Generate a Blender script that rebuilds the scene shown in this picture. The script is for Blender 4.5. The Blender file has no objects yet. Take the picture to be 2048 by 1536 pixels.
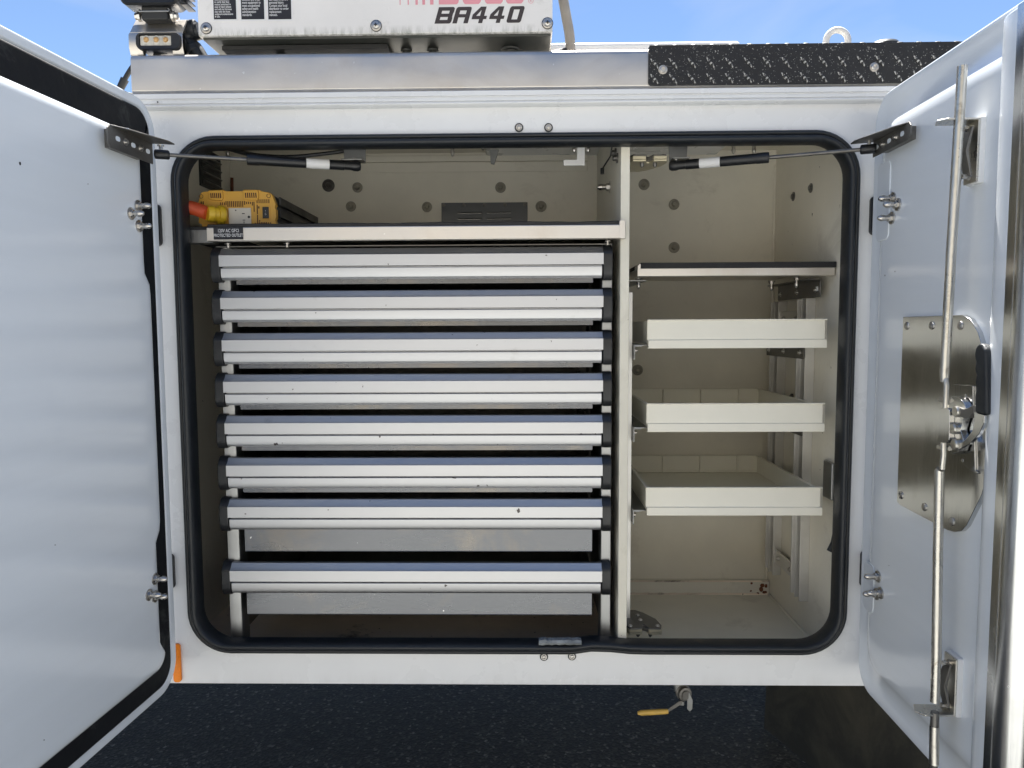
import bpy, bmesh, math, random
from mathutils import Vector, Matrix
random.seed(7)
S = bpy.context.scene
COL = S.collection

# ------------------------------------------------------------------ camera
F, YAW, PITCH, ROLL = 1453.6, 0.01804, 0.07563, -0.004825      # focal length in photo pixels, angles in radians
CAM = Vector((0, -1.45, 0))                                     # eye level is z = 0, the ground lies 1.4 m below
fw = Vector((-math.sin(YAW)*math.cos(PITCH), math.cos(YAW)*math.cos(PITCH), -math.sin(PITCH)))
rt0 = Vector((math.cos(YAW), math.sin(YAW), 0)); up0 = rt0.cross(fw)
rt = rt0*math.cos(ROLL) + up0*math.sin(ROLL); up = -rt0*math.sin(ROLL) + up0*math.cos(ROLL)
cd = bpy.data.cameras.new('camera'); cam = bpy.data.objects.new('camera', cd); COL.objects.link(cam)
cam.matrix_world = Matrix(((rt.x, up.x, -fw.x, CAM.x), (rt.y, up.y, -fw.y, CAM.y), (rt.z, up.z, -fw.z, CAM.z), (0, 0, 0, 1)))
cd.sensor_width = 36; cd.lens = F/2048*36; cd.clip_start = .02; cd.clip_end = 3000
S.camera = cam

# ------------------------------------------------------------------ light
SUN_EL, SUN_AZ = math.radians(67), math.radians(1.5)              # behind the truck, azimuth from +y towards +x
w = bpy.data.worlds.new('World'); S.world = w; w.use_nodes = True
wn = w.node_tree.nodes; wl = w.node_tree.links
bg = wn['Background']; sky = wn.new('ShaderNodeTexSky'); sky.sky_type = 'NISHITA'; sky.sun_disc = False
sky.sun_elevation = SUN_EL; sky.sun_rotation = SUN_AZ; sky.air_density = 1.0; sky.dust_density = .3; sky.ozone_density = 3.5; sky.altitude = 1500
bw = wn.new('ShaderNodeRGBToBW'); wl.new(sky.outputs[0], bw.inputs[0])
mu = wn.new('ShaderNodeMath'); mu.operation = 'MULTIPLY'; mu.inputs[1].default_value = 1.9; wl.new(bw.outputs[0], mu.inputs[0])
wtc = wn.new('ShaderNodeTexCoord'); wmp = wn.new('ShaderNodeMapping'); wmp.inputs['Scale'].default_value = (1, 1, 3.2); wl.new(wtc.outputs['Generated'], wmp.inputs[0])
wno = wn.new('ShaderNodeTexNoise'); wno.inputs['Scale'].default_value = 2.2; wno.inputs['Detail'].default_value = 7; wno.inputs['Distortion'].default_value = .5; wl.new(wmp.outputs[0], wno.inputs['Vector'])
wmr = wn.new('ShaderNodeMapRange'); wmr.inputs[1].default_value = .5; wmr.inputs[2].default_value = .8; wmr.inputs[4].default_value = .45; wl.new(wno.outputs[0], wmr.inputs[0])
wmx = wn.new('ShaderNodeMix'); wmx.data_type = 'RGBA'; wl.new(wmr.outputs[0], wmx.inputs[0]); wl.new(sky.outputs[0], wmx.inputs[6]); wl.new(mu.outputs[0], wmx.inputs[7])
wl.new(wmx.outputs[2], bg.inputs[0]); bg.inputs[1].default_value = .052
sd = bpy.data.lights.new('sun', 'SUN'); sd.energy = 5; sd.angle = math.radians(.5); sd.color = (1, .965, .915)
sun = bpy.data.objects.new('sun', sd); COL.objects.link(sun)
sdir = Vector((math.sin(SUN_AZ)*math.cos(SUN_EL), math.cos(SUN_AZ)*math.cos(SUN_EL), math.sin(SUN_EL)))
sun.rotation_euler = sdir.to_track_quat('Z', 'Y').to_euler()
S.view_settings.view_transform = 'Standard'; S.view_settings.look = 'None'
S.view_settings.exposure = 1.88; S.view_settings.gamma = 1; S.view_settings.use_curve_mapping = False
S.render.engine = 'CYCLES'

# ------------------------------------------------------------------ helpers
def at(px, py, Y):
    """the point of the plane y = Y that shows at a pixel of the 2048 px photo -> (x, z)"""
    d = fw + rt*(px-1024)/F - up*(py-768)/F
    t = (Y-CAM.y)/d.y
    p = CAM + d*t
    return p.x, p.z
def X(px, Y, py=700): return at(px, py, Y)[0]
def Z(py, Y, px=1000): return at(px, py, Y)[1]

class MB:
    """collects shapes into one mesh"""
    def __init__(s, T=None): s.bm = bmesh.new(); s.T = T
    def poly(s, pts):
        vs = [s.bm.verts.new(p) for p in pts]
        return s.bm.faces.new(vs)
    def box(s, x0, x1, y0, y1, z0, z1):
        v = [s.bm.verts.new(p) for p in ((x0,y0,z0),(x1,y0,z0),(x1,y1,z0),(x0,y1,z0),(x0,y0,z1),(x1,y0,z1),(x1,y1,z1),(x0,y1,z1))]
        for f in ((3,2,1,0),(4,5,6,7),(0,1,5,4),(1,2,6,5),(2,3,7,6),(3,0,4,7)): s.bm.faces.new([v[i] for i in f])
        return s
    def prism(s, pts, axis, a, b):
        """pts: outline in the other two axes (in x,y,z order), extruded along axis from a to b"""
        def P(q, t):
            q = list(q); q.insert(axis, t); return q
        A = [s.bm.verts.new(P(q, a)) for q in pts]; B = [s.bm.verts.new(P(q, b)) for q in pts]
        n = len(pts)
        s.bm.faces.new(A[::-1]); s.bm.faces.new(B)
        for i in range(n): s.bm.faces.new((A[i], A[(i+1)%n], B[(i+1)%n], B[i]))
        return s
    def loft(s, loops, close=True, cap0=False, cap1=False):
        L = [[s.bm.verts.new(p) for p in lp] for lp in loops]
        for A, B in zip(L, L[1:]):
            n = len(A)
            for i in range(n if close else n-1):
                s.bm.faces.new((A[i], A[(i+1)%n], B[(i+1)%n], B[i]))
        if cap0: s.bm.faces.new(L[0][::-1])
        if cap1: s.bm.faces.new(L[-1])
        return s
    def cyl(s, p0, p1, r0, r1=None, n=16, caps=True):
        r1 = r0 if r1 is None else r1
        p0 = Vector(p0); p1 = Vector(p1); d = (p1-p0).normalized()
        a = d.orthogonal().normalized(); b = d.cross(a)
        ring = lambda p, r: [p + (a*math.cos(t)+b*math.sin(t))*r for t in [2*math.pi*i/n for i in range(n)]]
        return s.loft([ring(p0, r0), ring(p1, r1)], True, caps, caps)
    def lathe(s, p0, d, prof, n=20):
        """prof: list of (distance along d, radius)"""
        p0 = Vector(p0); d = Vector(d).normalized(); a = d.orthogonal().normalized(); b = d.cross(a)
        return s.loft([[p0 + d*h + (a*math.cos(t)+b*math.sin(t))*max(r, 1e-5) for t in [2*math.pi*i/n for i in range(n)]] for h, r in prof], True, True, True)
    def tube(s, path, r, n=10, caps=True):
        path = [Vector(p) for p in path]; loops = []
        t0 = (path[1]-path[0]).normalized(); a = t0.orthogonal().normalized()
        for i, p in enumerate(path):
            t = (path[min(i+1, len(path)-1)]-path[max(i-1, 0)]).normalized()
            a = (a - t*a.dot(t)).normalized(); b = t.cross(a)
            rr_ = r[i] if isinstance(r, (list, tuple)) else r
            loops.append([p+(a*math.cos(k)+b*math.sin(k))*rr_ for k in [2*math.pi*j/n for j in range(n)]])
        return s.loft(loops, True, caps, caps)
    def build(s, name, m, parent=None, bevel=.0008, smooth=True, ang=35):
        bm = s.bm
        if s.T is not None: bm.transform(s.T)
        bmesh.ops.recalc_face_normals(bm, faces=bm.faces)
        me = bpy.data.meshes.new(name); bm.to_mesh(me); bm.free()
        return mesh_obj(name, me, m, parent, bevel, smooth, ang)

def mesh_obj(name, me, m, parent=None, bevel=.0008, smooth=True, ang=35):
    o = bpy.data.objects.new(name, me); COL.objects.link(o)
    me.materials.append(m)
    if smooth:
        for p in me.polygons: p.use_smooth = True
        me.set_sharp_from_angle(angle=math.radians(ang))
    if bevel:
        b = o.modifiers.new('edge', 'BEVEL'); b.width = bevel; b.segments = 2; b.limit_method = 'ANGLE'; b.angle_limit = math.radians(ang)
        b.harden_normals = True
    if parent: put(o, parent)
    return o
def put(o, parent):
    o.parent = parent
    # the part's vertices are already given in scene coordinates
    o.matrix_parent_inverse = WM[parent.name].inverted() if parent.name in WM else Matrix()
WM = {}
def tag(o, label, cat, group=None, kind=None):
    if label: o['label'] = label
    if cat: o['category'] = cat
    if group: o['group'] = group
    if kind: o['kind'] = kind
    return o
def thing(name, loc, label, cat, group=None):
    o = bpy.data.objects.new(name, None); COL.objects.link(o); o.location = loc; o.empty_display_size = .05
    WM[o.name] = Matrix.Translation(Vector(loc))
    return tag(o, label, cat, group)
def copy_tree(o, off, label):
    def rec(a, par):
        c = a.copy(); COL.objects.link(c)
        if par: c.parent = par; c.matrix_parent_inverse = a.matrix_parent_inverse.copy()
        for ch in kids.get(a.name, []): rec(ch, c)
        return c
    kids = {}
    for q in list(COL.objects):
        if q.parent: kids.setdefault(q.parent.name, []).append(q)
    r = rec(o, None); r.location = o.location + Vector(off); r['label'] = label
    return r

def rr(u0, u1, z0, z1, r, n=8, m=12):
    """rounded rectangle, always 4*(n+m) points, counter-clockwise from the right edge"""
    out = []
    cs = [((u1-r, z1-r), 0, (u1-r, z1), (u0+r, z1)), ((u0+r, z1-r), 90, (u0, z1-r), (u0, z0+r)),
          ((u0+r, z0+r), 180, (u0+r, z0), (u1-r, z0)), ((u1-r, z0+r), 270, (u1, z0+r), (u1, z1-r))]
    for (c, a0, s0, s1) in cs:
        for i in range(n):
            a = math.radians(a0 + 90*i/n); out.append((c[0]+r*math.cos(a), c[1]+r*math.sin(a)))
        for j in range(m):
            t = j/m; out.append((s0[0]+(s1[0]-s0[0])*t, s0[1]+(s1[1]-s0[1])*t))
    return out

# ------------------------------------------------------------------ materials
def mat(name, col, rough=.5, metal=0, var=.08, vs=6, stretch=(1, 1, 1), bump=0, bs=150, bstr=None, coat=0, specks=None,
        stain=None, rvar=.1, spec=.5, aniso=0, trans=0):
    m = bpy.data.materials.new(name); m.use_nodes = True; N = m.node_tree.nodes; L = m.node_tree.links
    P = N['Principled BSDF']; tc = N.new('ShaderNodeTexCoord')
    mp = N.new('ShaderNodeMapping'); mp.inputs['Scale'].default_value = stretch; L.new(tc.outputs['Object'], mp.inputs[0])
    n = N.new('ShaderNodeTexNoise'); n.inputs['Scale'].default_value = vs; n.inputs['Detail'].default_value = 6; n.inputs['Roughness'].default_value = .6
    L.new(mp.outputs[0], n.inputs['Vector'])
    r = N.new('ShaderNodeValToRGB'); r.color_ramp.elements[0].position = .3; r.color_ramp.elements[1].position = .7
    r.color_ramp.elements[0].color = [c*(1-var) for c in col]+[1]; r.color_ramp.elements[1].color = [min(c*(1+var), 1) for c in col]+[1]
    L.new(n.outputs[0], r.inputs[0]); out = r.outputs[0]
    def over(fac, c2, prev):
        mx = N.new('ShaderNodeMix'); mx.data_type = 'RGBA'; L.new(fac, mx.inputs[0]); L.new(prev, mx.inputs[6]); mx.inputs[7].default_value = list(c2)+[1]
        return mx.outputs[2]
    for sp in ([specks] if specks and not isinstance(specks, list) else (specks or [])):
        c2, sc, thr, wid = sp[:4]
        q = N.new('ShaderNodeTexNoise'); q.inputs['Scale'].default_value = sc; q.inputs['Detail'].default_value = sp[4] if len(sp) > 4 else 3
        L.new(tc.outputs['Object'], q.inputs['Vector'])
        q2 = N.new('ShaderNodeMapRange'); q2.inputs[1].default_value = thr; q2.inputs[2].default_value = thr+wid
        L.new(q.outputs[0], q2.inputs[0]); out = over(q2.outputs[0], c2, out)
    if stain:                                                     # soft blotches (old dirt) of their own shape
        c2, sc, thr, wid, amt = stain
        q = N.new('ShaderNodeTexNoise'); q.inputs['Scale'].default_value = sc; q.inputs['Detail'].default_value = 8; q.inputs['Roughness'].default_value = .7
        q.inputs['Distortion'].default_value = .6
        L.new(tc.outputs['Object'], q.inputs['Vector'])
        q2 = N.new('ShaderNodeMapRange'); q2.inputs[1].default_value = thr; q2.inputs[2].default_value = thr+wid; q2.inputs[4].default_value = amt
        L.new(q.outputs[0], q2.inputs[0]); out = over(q2.outputs[0], c2, out)
    L.new(out, P.inputs['Base Color'])
    P.inputs['Metallic'].default_value = metal; P.inputs['Coat Weight'].default_value = coat; P.inputs['Coat Roughness'].default_value = .13
    P.inputs['Specular IOR Level'].default_value = spec; P.inputs['Transmission Weight'].default_value = trans
    mr = N.new('ShaderNodeMapRange'); mr.inputs[3].default_value = max(rough-rvar, .02); mr.inputs[4].default_value = min(rough+rvar, 1)
    mr.inputs[1].default_value = .3; mr.inputs[2].default_value = .7
    L.new(n.outputs[0], mr.inputs[0]); L.new(mr.outputs[0], P.inputs['Roughness'])
    if bump:
        b = N.new('ShaderNodeBump'); b.inputs['Strength'].default_value = bump; b.inputs['Distance'].default_value = .001
        q = N.new('ShaderNodeTexNoise'); q.inputs['Scale'].default_value = bs; q.inputs['Detail'].default_value = 4
        mp2 = N.new('ShaderNodeMapping'); mp2.inputs['Scale'].default_value = bstr or (1, 1, 1); L.new(tc.outputs['Object'], mp2.inputs[0])
        L.new(mp2.outputs[0], q.inputs['Vector']); L.new(q.outputs[0], b.inputs['Height']); L.new(b.outputs[0], P.inputs['Normal'])
    return m
M = {}
M['white'] = mat('white_gelcoat', (.74, .75, .76), .28, var=.03, vs=5, bump=.12, bs=9, coat=.3, rvar=.06, stain=((.45, .43, .40), 7, .62, .2, .25),
                 specks=((.12, .11, .1), 160, .80, .01))
M['door'] = mat('door_gelcoat_sky_tint', (.755, .80, .845), .24, var=.03, vs=3, stretch=(1, .3, 5), bump=.006, bs=4, bstr=(1, .2, 4), coat=.7, rvar=.03,  # same gelcoat as the body, with the sky's blue reflection tinted into the base
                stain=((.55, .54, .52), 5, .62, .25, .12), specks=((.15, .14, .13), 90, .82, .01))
M['cover'] = mat('cover_paint', (.74, .72, .70), .42, var=.04, vs=8, bump=.1, bs=60, stain=((.30, .31, .26), 14, .60, .2, .45))
M['beige'] = mat('interior_paint', (.78, .74, .635), .5, var=.08, vs=4, bump=.5, bs=45, rvar=.12, stain=((.27, .22, .15), 5, .58, .22, .45),
                 specks=[((.07, .05, .035), 45, .735, .02, 5), ((.6, .57, .5), 30, .76, .02, 4)])
M['divider'] = mat('divider_paint', (.70, .67, .57), .5, var=.08, vs=8, bump=.4, bs=60, stain=((.3, .26, .18), 9, .6, .2, .4), specks=((.08, .06, .04), 120, .75, .02))
M['floor_old'] = mat('worn_floor', (.80, .69, .57), .6, var=.15, vs=5, bump=.6, bs=50, stain=((.05, .042, .034), 3.5, .56, .10, .85), specks=((.1, .07, .05), 70, .7, .05))
M['tray'] = mat('tray_paint', (.84, .81, .70), .38, var=.03, vs=7, bump=.1, bs=90, specks=((.18, .14, .08), 110, .77, .02), stain=((.45, .41, .3), 10, .64, .2, .35))
M['alu'] = mat('mill_aluminium', (.72, .68, .62), .46, 1, var=.06, vs=7, stretch=(1, 1, 2), bump=.08, bs=260, bstr=(.05, 1, 1), rvar=.1,
               stain=((.55, .47, .38), 4, .5, .25, .5), specks=((.9, .88, .82), 110, .72, .04))
M['alu_dull'] = mat('dull_aluminium', (.33, .335, .335), .42, 1, var=.14, vs=12, bump=.2, bs=200, bstr=(1, 1, .08), rvar=.1, stain=((.25, .23, .2), 9, .58, .2, .5))
M['anod'] = mat('satin_drawer_aluminium', (.585, .59, .60), .48, 1, var=.05, vs=3, stretch=(.4, 1, 3), bump=.06, bs=220, bstr=(.03, 1, 1), rvar=.04,
                specks=[((.10, .09, .09), 58, .725, .015, 5), ((.50, .50, .50), 18, .70, .10, 8)])
M['striker'] = mat('yellow_passivated_steel', (.62, .57, .42), .42, .6, var=.12, vs=40, bump=.2, bs=150)
M['rail'] = mat('aluminium_rail', (.66, .65, .62), .45, .75, var=.1, vs=12, bump=.2, bs=150, bstr=(1, 1, .1), stain=((.35, .32, .27), 9, .6, .2, .4))
M['sheet'] = mat('galvanised_sheet', (.15, .155, .165), .28, 1, var=.16, vs=6, stretch=(.6, 1, 2.2), bump=.25, bs=90, bstr=(.5, 1, 3), rvar=.1, stain=((.22, .20, .175), 4, .50, .12, .6),
                 specks=((.85, .83, .8), 90, .74, .03))
M['stainless'] = mat('brushed_stainless', (.60, .605, .60), .2, 1, var=.1, vs=6, stretch=(1, 1, .5), bump=.15, bs=240, bstr=(1, 1, .04), rvar=.08, stain=((.36, .35, .31), 7, .55, .2, .5))
M['zinc'] = mat('zinc_plated_rod', (.58, .56, .51), .33, 1, var=.2, vs=30, stretch=(1, 1, .3), bump=.5, bs=90, rvar=.14, stain=((.20, .16, .11), 22, .58, .12, .8))
M['bolt'] = mat('bolt_steel', (.55, .53, .5), .3, 1, var=.15, vs=60, bump=.3, bs=300)
M['dark_steel'] = mat('dark_steel_plate', (.17, .165, .155), .4, .7, var=.2, vs=14, bump=.3, bs=150, stain=((.08, .07, .06), 10, .5, .2, .6))
M['vent'] = mat('dark_vent_metal', (.085, .09, .095), .35, .8, var=.15, vs=14, bump=.2, bs=150)
M['rubber'] = mat('black_rubber', (.014, .017, .021), .45, var=.2, vs=20, bump=.4, bs=120, rvar=.1, spec=.45)
M['foam'] = mat('black_door_foam', (.008, .009, .011), .6, spec=.2, var=.3, vs=8, bump=.5, bs=60, rvar=.15, stain=((.12, .125, .12), 9, .57, .16, .6))
M['plastic'] = mat('black_plastic', (.012, .013, .015), .38, var=.15, vs=12, bump=.1, bs=90)
M['mat'] = mat('rubber_mat', (.017, .017, .018), .75, var=.2, vs=30, bump=.6, bs=200)
M['black'] = mat('dark_void_paint', (.010, .010, .010), .8, var=.1)
M['yellow'] = mat('yellow_plastic', (.60, .33, .05), .42, var=.06, vs=14, bump=.1, bs=140)
M['plug'] = mat('plug_yellow', (.60, .39, .02), .4, var=.06, vs=16)
M['orange'] = mat('orange_conduit', (.50, .075, .022), .45, var=.1, vs=20)
M['outlet'] = mat('outlet_plastic', (.62, .58, .50), .4, var=.03)
M['hole'] = mat('deep_hole', (.05, .012, .008), .8, var=.1)
M['tread'] = mat('tread_plate_coating', (.010, .010, .011), .45, var=.2, vs=20, bump=.5, bs=160, specks=((.38, .37, .35), 330, .645, .04, 5), rvar=.1)
M['lug'] = mat('worn_tread_lug', (.012, .012, .012), .45, var=.2, vs=20, bump=.5, bs=160, specks=((.50, .49, .46), 260, .48, .08, 5), rvar=.1)
M['sticker'] = mat('sticker_white', (.70, .70, .70), .5, var=.03)
M['sticker_black'] = mat('sticker_black', (.012, .013, .018), .45, var=.1)
M['print_dark'] = mat('print_dark', (.045, .035, .035), .5, var=.08)
M['print_pink'] = mat('print_faded_red', (.72, .30, .34), .55, var=.05)
M['print_white'] = mat('print_white', (.62, .62, .62), .5, var=.03)
M['cast'] = mat('plug_disc', (.30, .28, .225), .55, var=.3, vs=40, bump=.6, bs=140)
M['rust'] = mat('rust', (.16, .055, .025), .8, var=.4, vs=60, bump=.6, bs=120)
M['reflector'] = mat('amber_reflector', (.92, .25, .010), .4, var=.1, vs=200, bump=.3, bs=300, coat=.1, spec=.3)
M['amberled'] = mat('amber_led', (.50, .30, .12), .3, var=.3, vs=200)
M['lens'] = mat('lamp_lens', (.50, .48, .42), .18, var=.3, vs=90, stretch=(1, 1, .1), bump=.5, bs=140, coat=.6)
M['brass'] = mat('yellow_handle_sleeve', (.62, .40, .09), .45, var=.15, vs=40)
M['tan'] = mat('tan_cable_jacket', (.32, .29, .25), .55, var=.15, vs=20)
M['grey_tape'] = mat('old_grey_tape', (.22, .24, .25), .5, var=.4, vs=60, bump=1, bs=120)
M['tyre'] = mat('dusty_rubber', (.024, .0235, .020), .8, var=.3, vs=9, stretch=(1, 1, .25), bump=.7, bs=60, stain=((.085, .076, .055), 3.5, .45, .3, .8))
M['underside'] = mat('dark_olive_steel', (.055, .055, .047), .45, var=.2, vs=6, stain=((.03, .035, .03), 4, .5, .1, .8))
M['chassis'] = mat('chassis_black', (.02, .02, .02), .6, var=.2)
# asphalt
def asphalt():
    m = bpy.data.materials.new('asphalt'); m.use_nodes = True; N = m.node_tree.nodes; L = m.node_tree.links; P = N['Principled BSDF']
    tc = N.new('ShaderNodeTexCoord')
    v = N.new('ShaderNodeTexVoronoi'); v.inputs['Scale'].default_value = 110; L.new(tc.outputs['Object'], v.inputs['Vector'])
    r = N.new('ShaderNodeValToRGB'); e = r.color_ramp.elements; e[0].color = (.016, .0155, .015, 1); e[1].color = (.16, .15, .14, 1)
    e[0].position = .45; e.new(.8).color = (.043, .040, .036, 1)
    L.new(v.outputs['Color'], r.inputs[0])
    n = N.new('ShaderNodeTexNoise'); n.inputs['Scale'].default_value = 1.4; n.inputs['Detail'].default_value = 7; L.new(tc.outputs['Object'], n.inputs['Vector'])
    mx = N.new('ShaderNodeMix'); mx.data_type = 'RGBA'; mx.blend_type = 'MULTIPLY'; mx.inputs[0].default_value = .8
    r2 = N.new('ShaderNodeValToRGB'); r2.color_ramp.elements[0].position = .35; r2.color_ramp.elements[0].color = (.6, .6, .6, 1); r2.color_ramp.elements[1].position = .65
    r2.color_ramp.elements[1].color = (1.3, 1.28, 1.2, 1)
    L.new(n.outputs[0], r2.inputs[0]); L.new(r.outputs[0], mx.inputs[6]); L.new(r2.outputs[0], mx.inputs[7]); L.new(mx.outputs[2], P.inputs['Base Color'])
    P.inputs['Roughness'].default_value = .85
    b = N.new('ShaderNodeBump'); b.inputs['Strength'].default_value = .8; b.inputs['Distance'].default_value = .004
    L.new(v.outputs['Distance'], b.inputs['Height']); L.new(b.outputs[0], P.inputs['Normal'])
    return m
M['asphalt'] = asphalt()
M['hall'] = mat('bounce_hall_paint', (.39, .355, .30), .8, var=.06, vs=1)
M['hall_door'] = mat('bounce_hall_door_paint', (.12, .12, .12), .6, var=.06, vs=2)
M['concrete'] = mat('bounce_concrete', (.340, .345, .330), .85, var=.12, vs=1.2, bump=.4, bs=40, stain=((.2, .19, .17), 1.5, .55, .2, .5))

# ------------------------------------------------------------------ ground
g = MB(); R_ = 600
g.poly([(-R_, -R_, -1.4), (R_, -R_, -1.4), (R_, R_, -1.4), (-R_, R_, -1.4)])
tag(g.build('ground', M['asphalt'], bevel=0, smooth=False), 'dark speckled asphalt under the truck', None, kind='structure')
g = MB(); g.box(-60, 60, -60, -1.35, -1.45, -1.394)  # pale slab added out of view to bounce sunlight up at the truck
tag(g.build('bounce_pavement', M['concrete'], bevel=.01), 'added unseen pale concrete across from the truck, bouncing sunlight at it', None, kind='structure')

# added pale hall, out of view, bounces warm light and reflections onto the truck
HB = thing('bounce_hall', (0, -11, -1.4), 'added unseen pale beige hall across the yard, bouncing light at the truck', 'added building')
b = MB(); b.box(-28, 28, -20, -11, -1.4, 4.6); b.build('wall', M['hall'], HB, bevel=0)
b = MB(); b.box(-28.3, 28.3, -20.3, -10.7, 4.6, 4.9); b.build('roof', M['alu_dull'], HB, bevel=0)
for k, x in enumerate((-22, -13, 4, 14, 22)):
    b = MB(); b.box(x-1.9, x+1.9, -11.0, -10.93, -1.4, 2.2); b.build('roller_door', M['hall_door'], HB, bevel=0)

# ------------------------------------------------------------------ truck body
XL, XR, YB, ZF, ZC = -.775, .655, .49, -.715, .460     # inner left, inner right, back, floor, ceiling
ZB = -.733                                              # lower edge of the side
T = thing('service_truck_body', (0, .3, -1.4), 'white service truck body with both compartment doors standing open', 'truck body')

OP = (-.695, .649, -.664, .379)                         # outer outline of the seal
n_, m_ = 10, 30
def opening(ins, r=.088): return rr(OP[0]+ins, OP[1]-ins, OP[2]+ins, OP[3]-ins, max(r-ins, .012), n_, m_)
b = MB()
outer = rr(XL, 2.2, ZB, .431, .003, n_, m_)
hole = opening(.008)
b.loft([[(x, .020, z) for x, z in hole], [(x, .003, z) for x, z in hole], [(x, 0, z) for x, z in opening(.005)], [(x, 0, z) for x, z in outer], [(x, .02, z) for x, z in outer]])
b.build('front_panel', M['white'], T, bevel=.0015)
b = MB(); b.box(XL-.02, XL, .0201, YB, ZB, ZC+.012); b.build('side_wall', M['beige'], T)
b = MB(); b.box(XR, XR+.02, .0201, YB, ZF+.0, ZC+.012); b.build('side_wall', M['beige'], T)
b = MB(); b.box(XL-.02, XR+.02, YB, YB+.02, ZF-.01, ZC+.02); b.build('back_wall', M['beige'], T)
b = MB(); b.box(XL, .19, .0201, YB, ZC, ZC+.012)
b.build('ceiling', M['beige'], T)
b = MB(); b.box(.208, XR, .0201, YB, ZC, ZC+.012); b.build('ceiling', M['beige'], T)
b = MB(); b.box(XL, .19, .0201, YB, ZF-.012, ZF); b.build('floor', M['floor_old'], T)
b = MB(); b.box(.208, XR, .0201, YB, ZF-.012, ZF); b.box(.208, XR, YB-.022, YB, ZF, ZF+.035)
b.build('floor', M['beige'], T, bevel=.003)
b = MB(); b.box(.19, .208, .012, YB, ZF-.012, ZC+.01); b.build('divider', M['divider'], T, bevel=.0015)
# mounting rail pressed into the back wall under the ceiling
b = MB(); b.box(-.45, .165, YB-.010, YB, .436, .452); b.box(-.45, .165, YB-.003, YB, .410, .436); b.build('back_rail', M['beige'], T, bevel=.004)
# chassis and far side of the truck (keeps the ground beneath in shade)
b = MB(); b.box(-2.3, 2.6, YB+.03, 2.25, -.70, .40); b.build('far_body', M['white'], T)
b = MB(); b.box(-2.3, 2.6, 1.72, 1.9, -.95, -.71); b.box(-2.3, 2.6, .9, 1.0, -.82, -.71); b.build('chassis_rail', M['chassis'], T)
# roof : square aluminium box beam on top of the face
zt, zb2 = .5348, .4585
b = MB()
prof = [(-.012, zb2+.006), (-.006, zb2), (.10, zb2), (.10, zt), (0, zt), (-.007, zt-.002), (-.0105, zt-.0055), (-.012, zt-.012)]
b.prism(prof, 0, -.7625, 2.2)
b.build('roof_beam', M['alu'], T, bevel=.0008)
# white roof trim rail with grooves
b = MB()
prof = [(.02, .4575), (-.016, .4575), (-.018, .456), (-.018, .4475), (-.014, .4465), (-.014, .4448), (-.0165, .444), (-.0165, .4385), (-.0135, .4378), (-.0135, .4368),
        (-.017, .436), (-.0178, .4338), (-.0165, .4316), (-.013, .4300), (.02, .4300)]
b.prism(prof, 0, -.7745, 2.2)
b.build('roof_trim', M['white'], T, bevel=.0004)
x0, z0 = at(316, 209, -.018)
b = MB(); b.box(x0-.012, x0+.006, -.0185, -.0165, .4385, .4435); b.build('trim_clip', M['white'], T)
b = MB(); b.cyl((x0, -.0195, .441), (x0, -.018, .441), .0015, n=10); b.build('trim_rivet', M['plastic'], T, bevel=0)
# white roof ridge further back
zr_ = at(1300, 81, .30)[1]; b = MB(); b.prism(rr(.30, .62, .45, zr_, .012, 4, 1), 0, -.1, at(1482, 90, .30)[0]); b.build('roof_ridge', M['white'], T, bevel=.008)
b = MB(); b.box(.2, 2.2, .62, .8, .45, at(1300, 96, .62)[1]); b.build('roof_ridge', M['white'], T, bevel=.004)

# seal round the opening
def seal_shift(p):
    x, y, z = p
    if z < OP[2]+.04 and .07 < x < .24:
        if x < .098: t = 0
        else: t = math.exp(-((x-.145)/.045)**2)
        z += .0075*t
        y += .004*math.sin((x-.07)*60)*t
    return (x, y, z)
sec = [(0, .0), (0, -.009), (.0025, -.0125), (.007, -.0125), (.0085, -.010), (.0100, -.0125), (.0125, -.020), (.017, -.0225), (.0215, -.020), (.0238, -.012), (.024, .012), (.02, .025)]
b = MB()
b.loft([[seal_shift((x, y, z)) for x, z in opening(i)] for i, y in sec])
b.build('door_seal', M['rubber'], T, bevel=0, ang=60)
x0, z0 = at(1120, 1284, -.02)
b = MB()
NX = 26; top = []; bot = []
for i in range(NX+1):
    x = x0-.043+.086*i/NX; top.append((x, -.0232+random.uniform(-.001, .001), z0+.0052+random.uniform(-.0012, .0012))); bot.append((x, -.0236+random.uniform(-.001, .001), z0-.0045+random.uniform(-.001, .001)))
mid = [((a[0]+c[0])/2, -.0265+random.uniform(-.001, .001), (a[2]+c[2])/2) for a, c in zip(top, bot)]
b.loft([bot, mid, top, [(p[0], -.010, p[2]) for p in top]], close=False)
b.build('tape_patch', M['grey_tape'], T, bevel=0)

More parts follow.
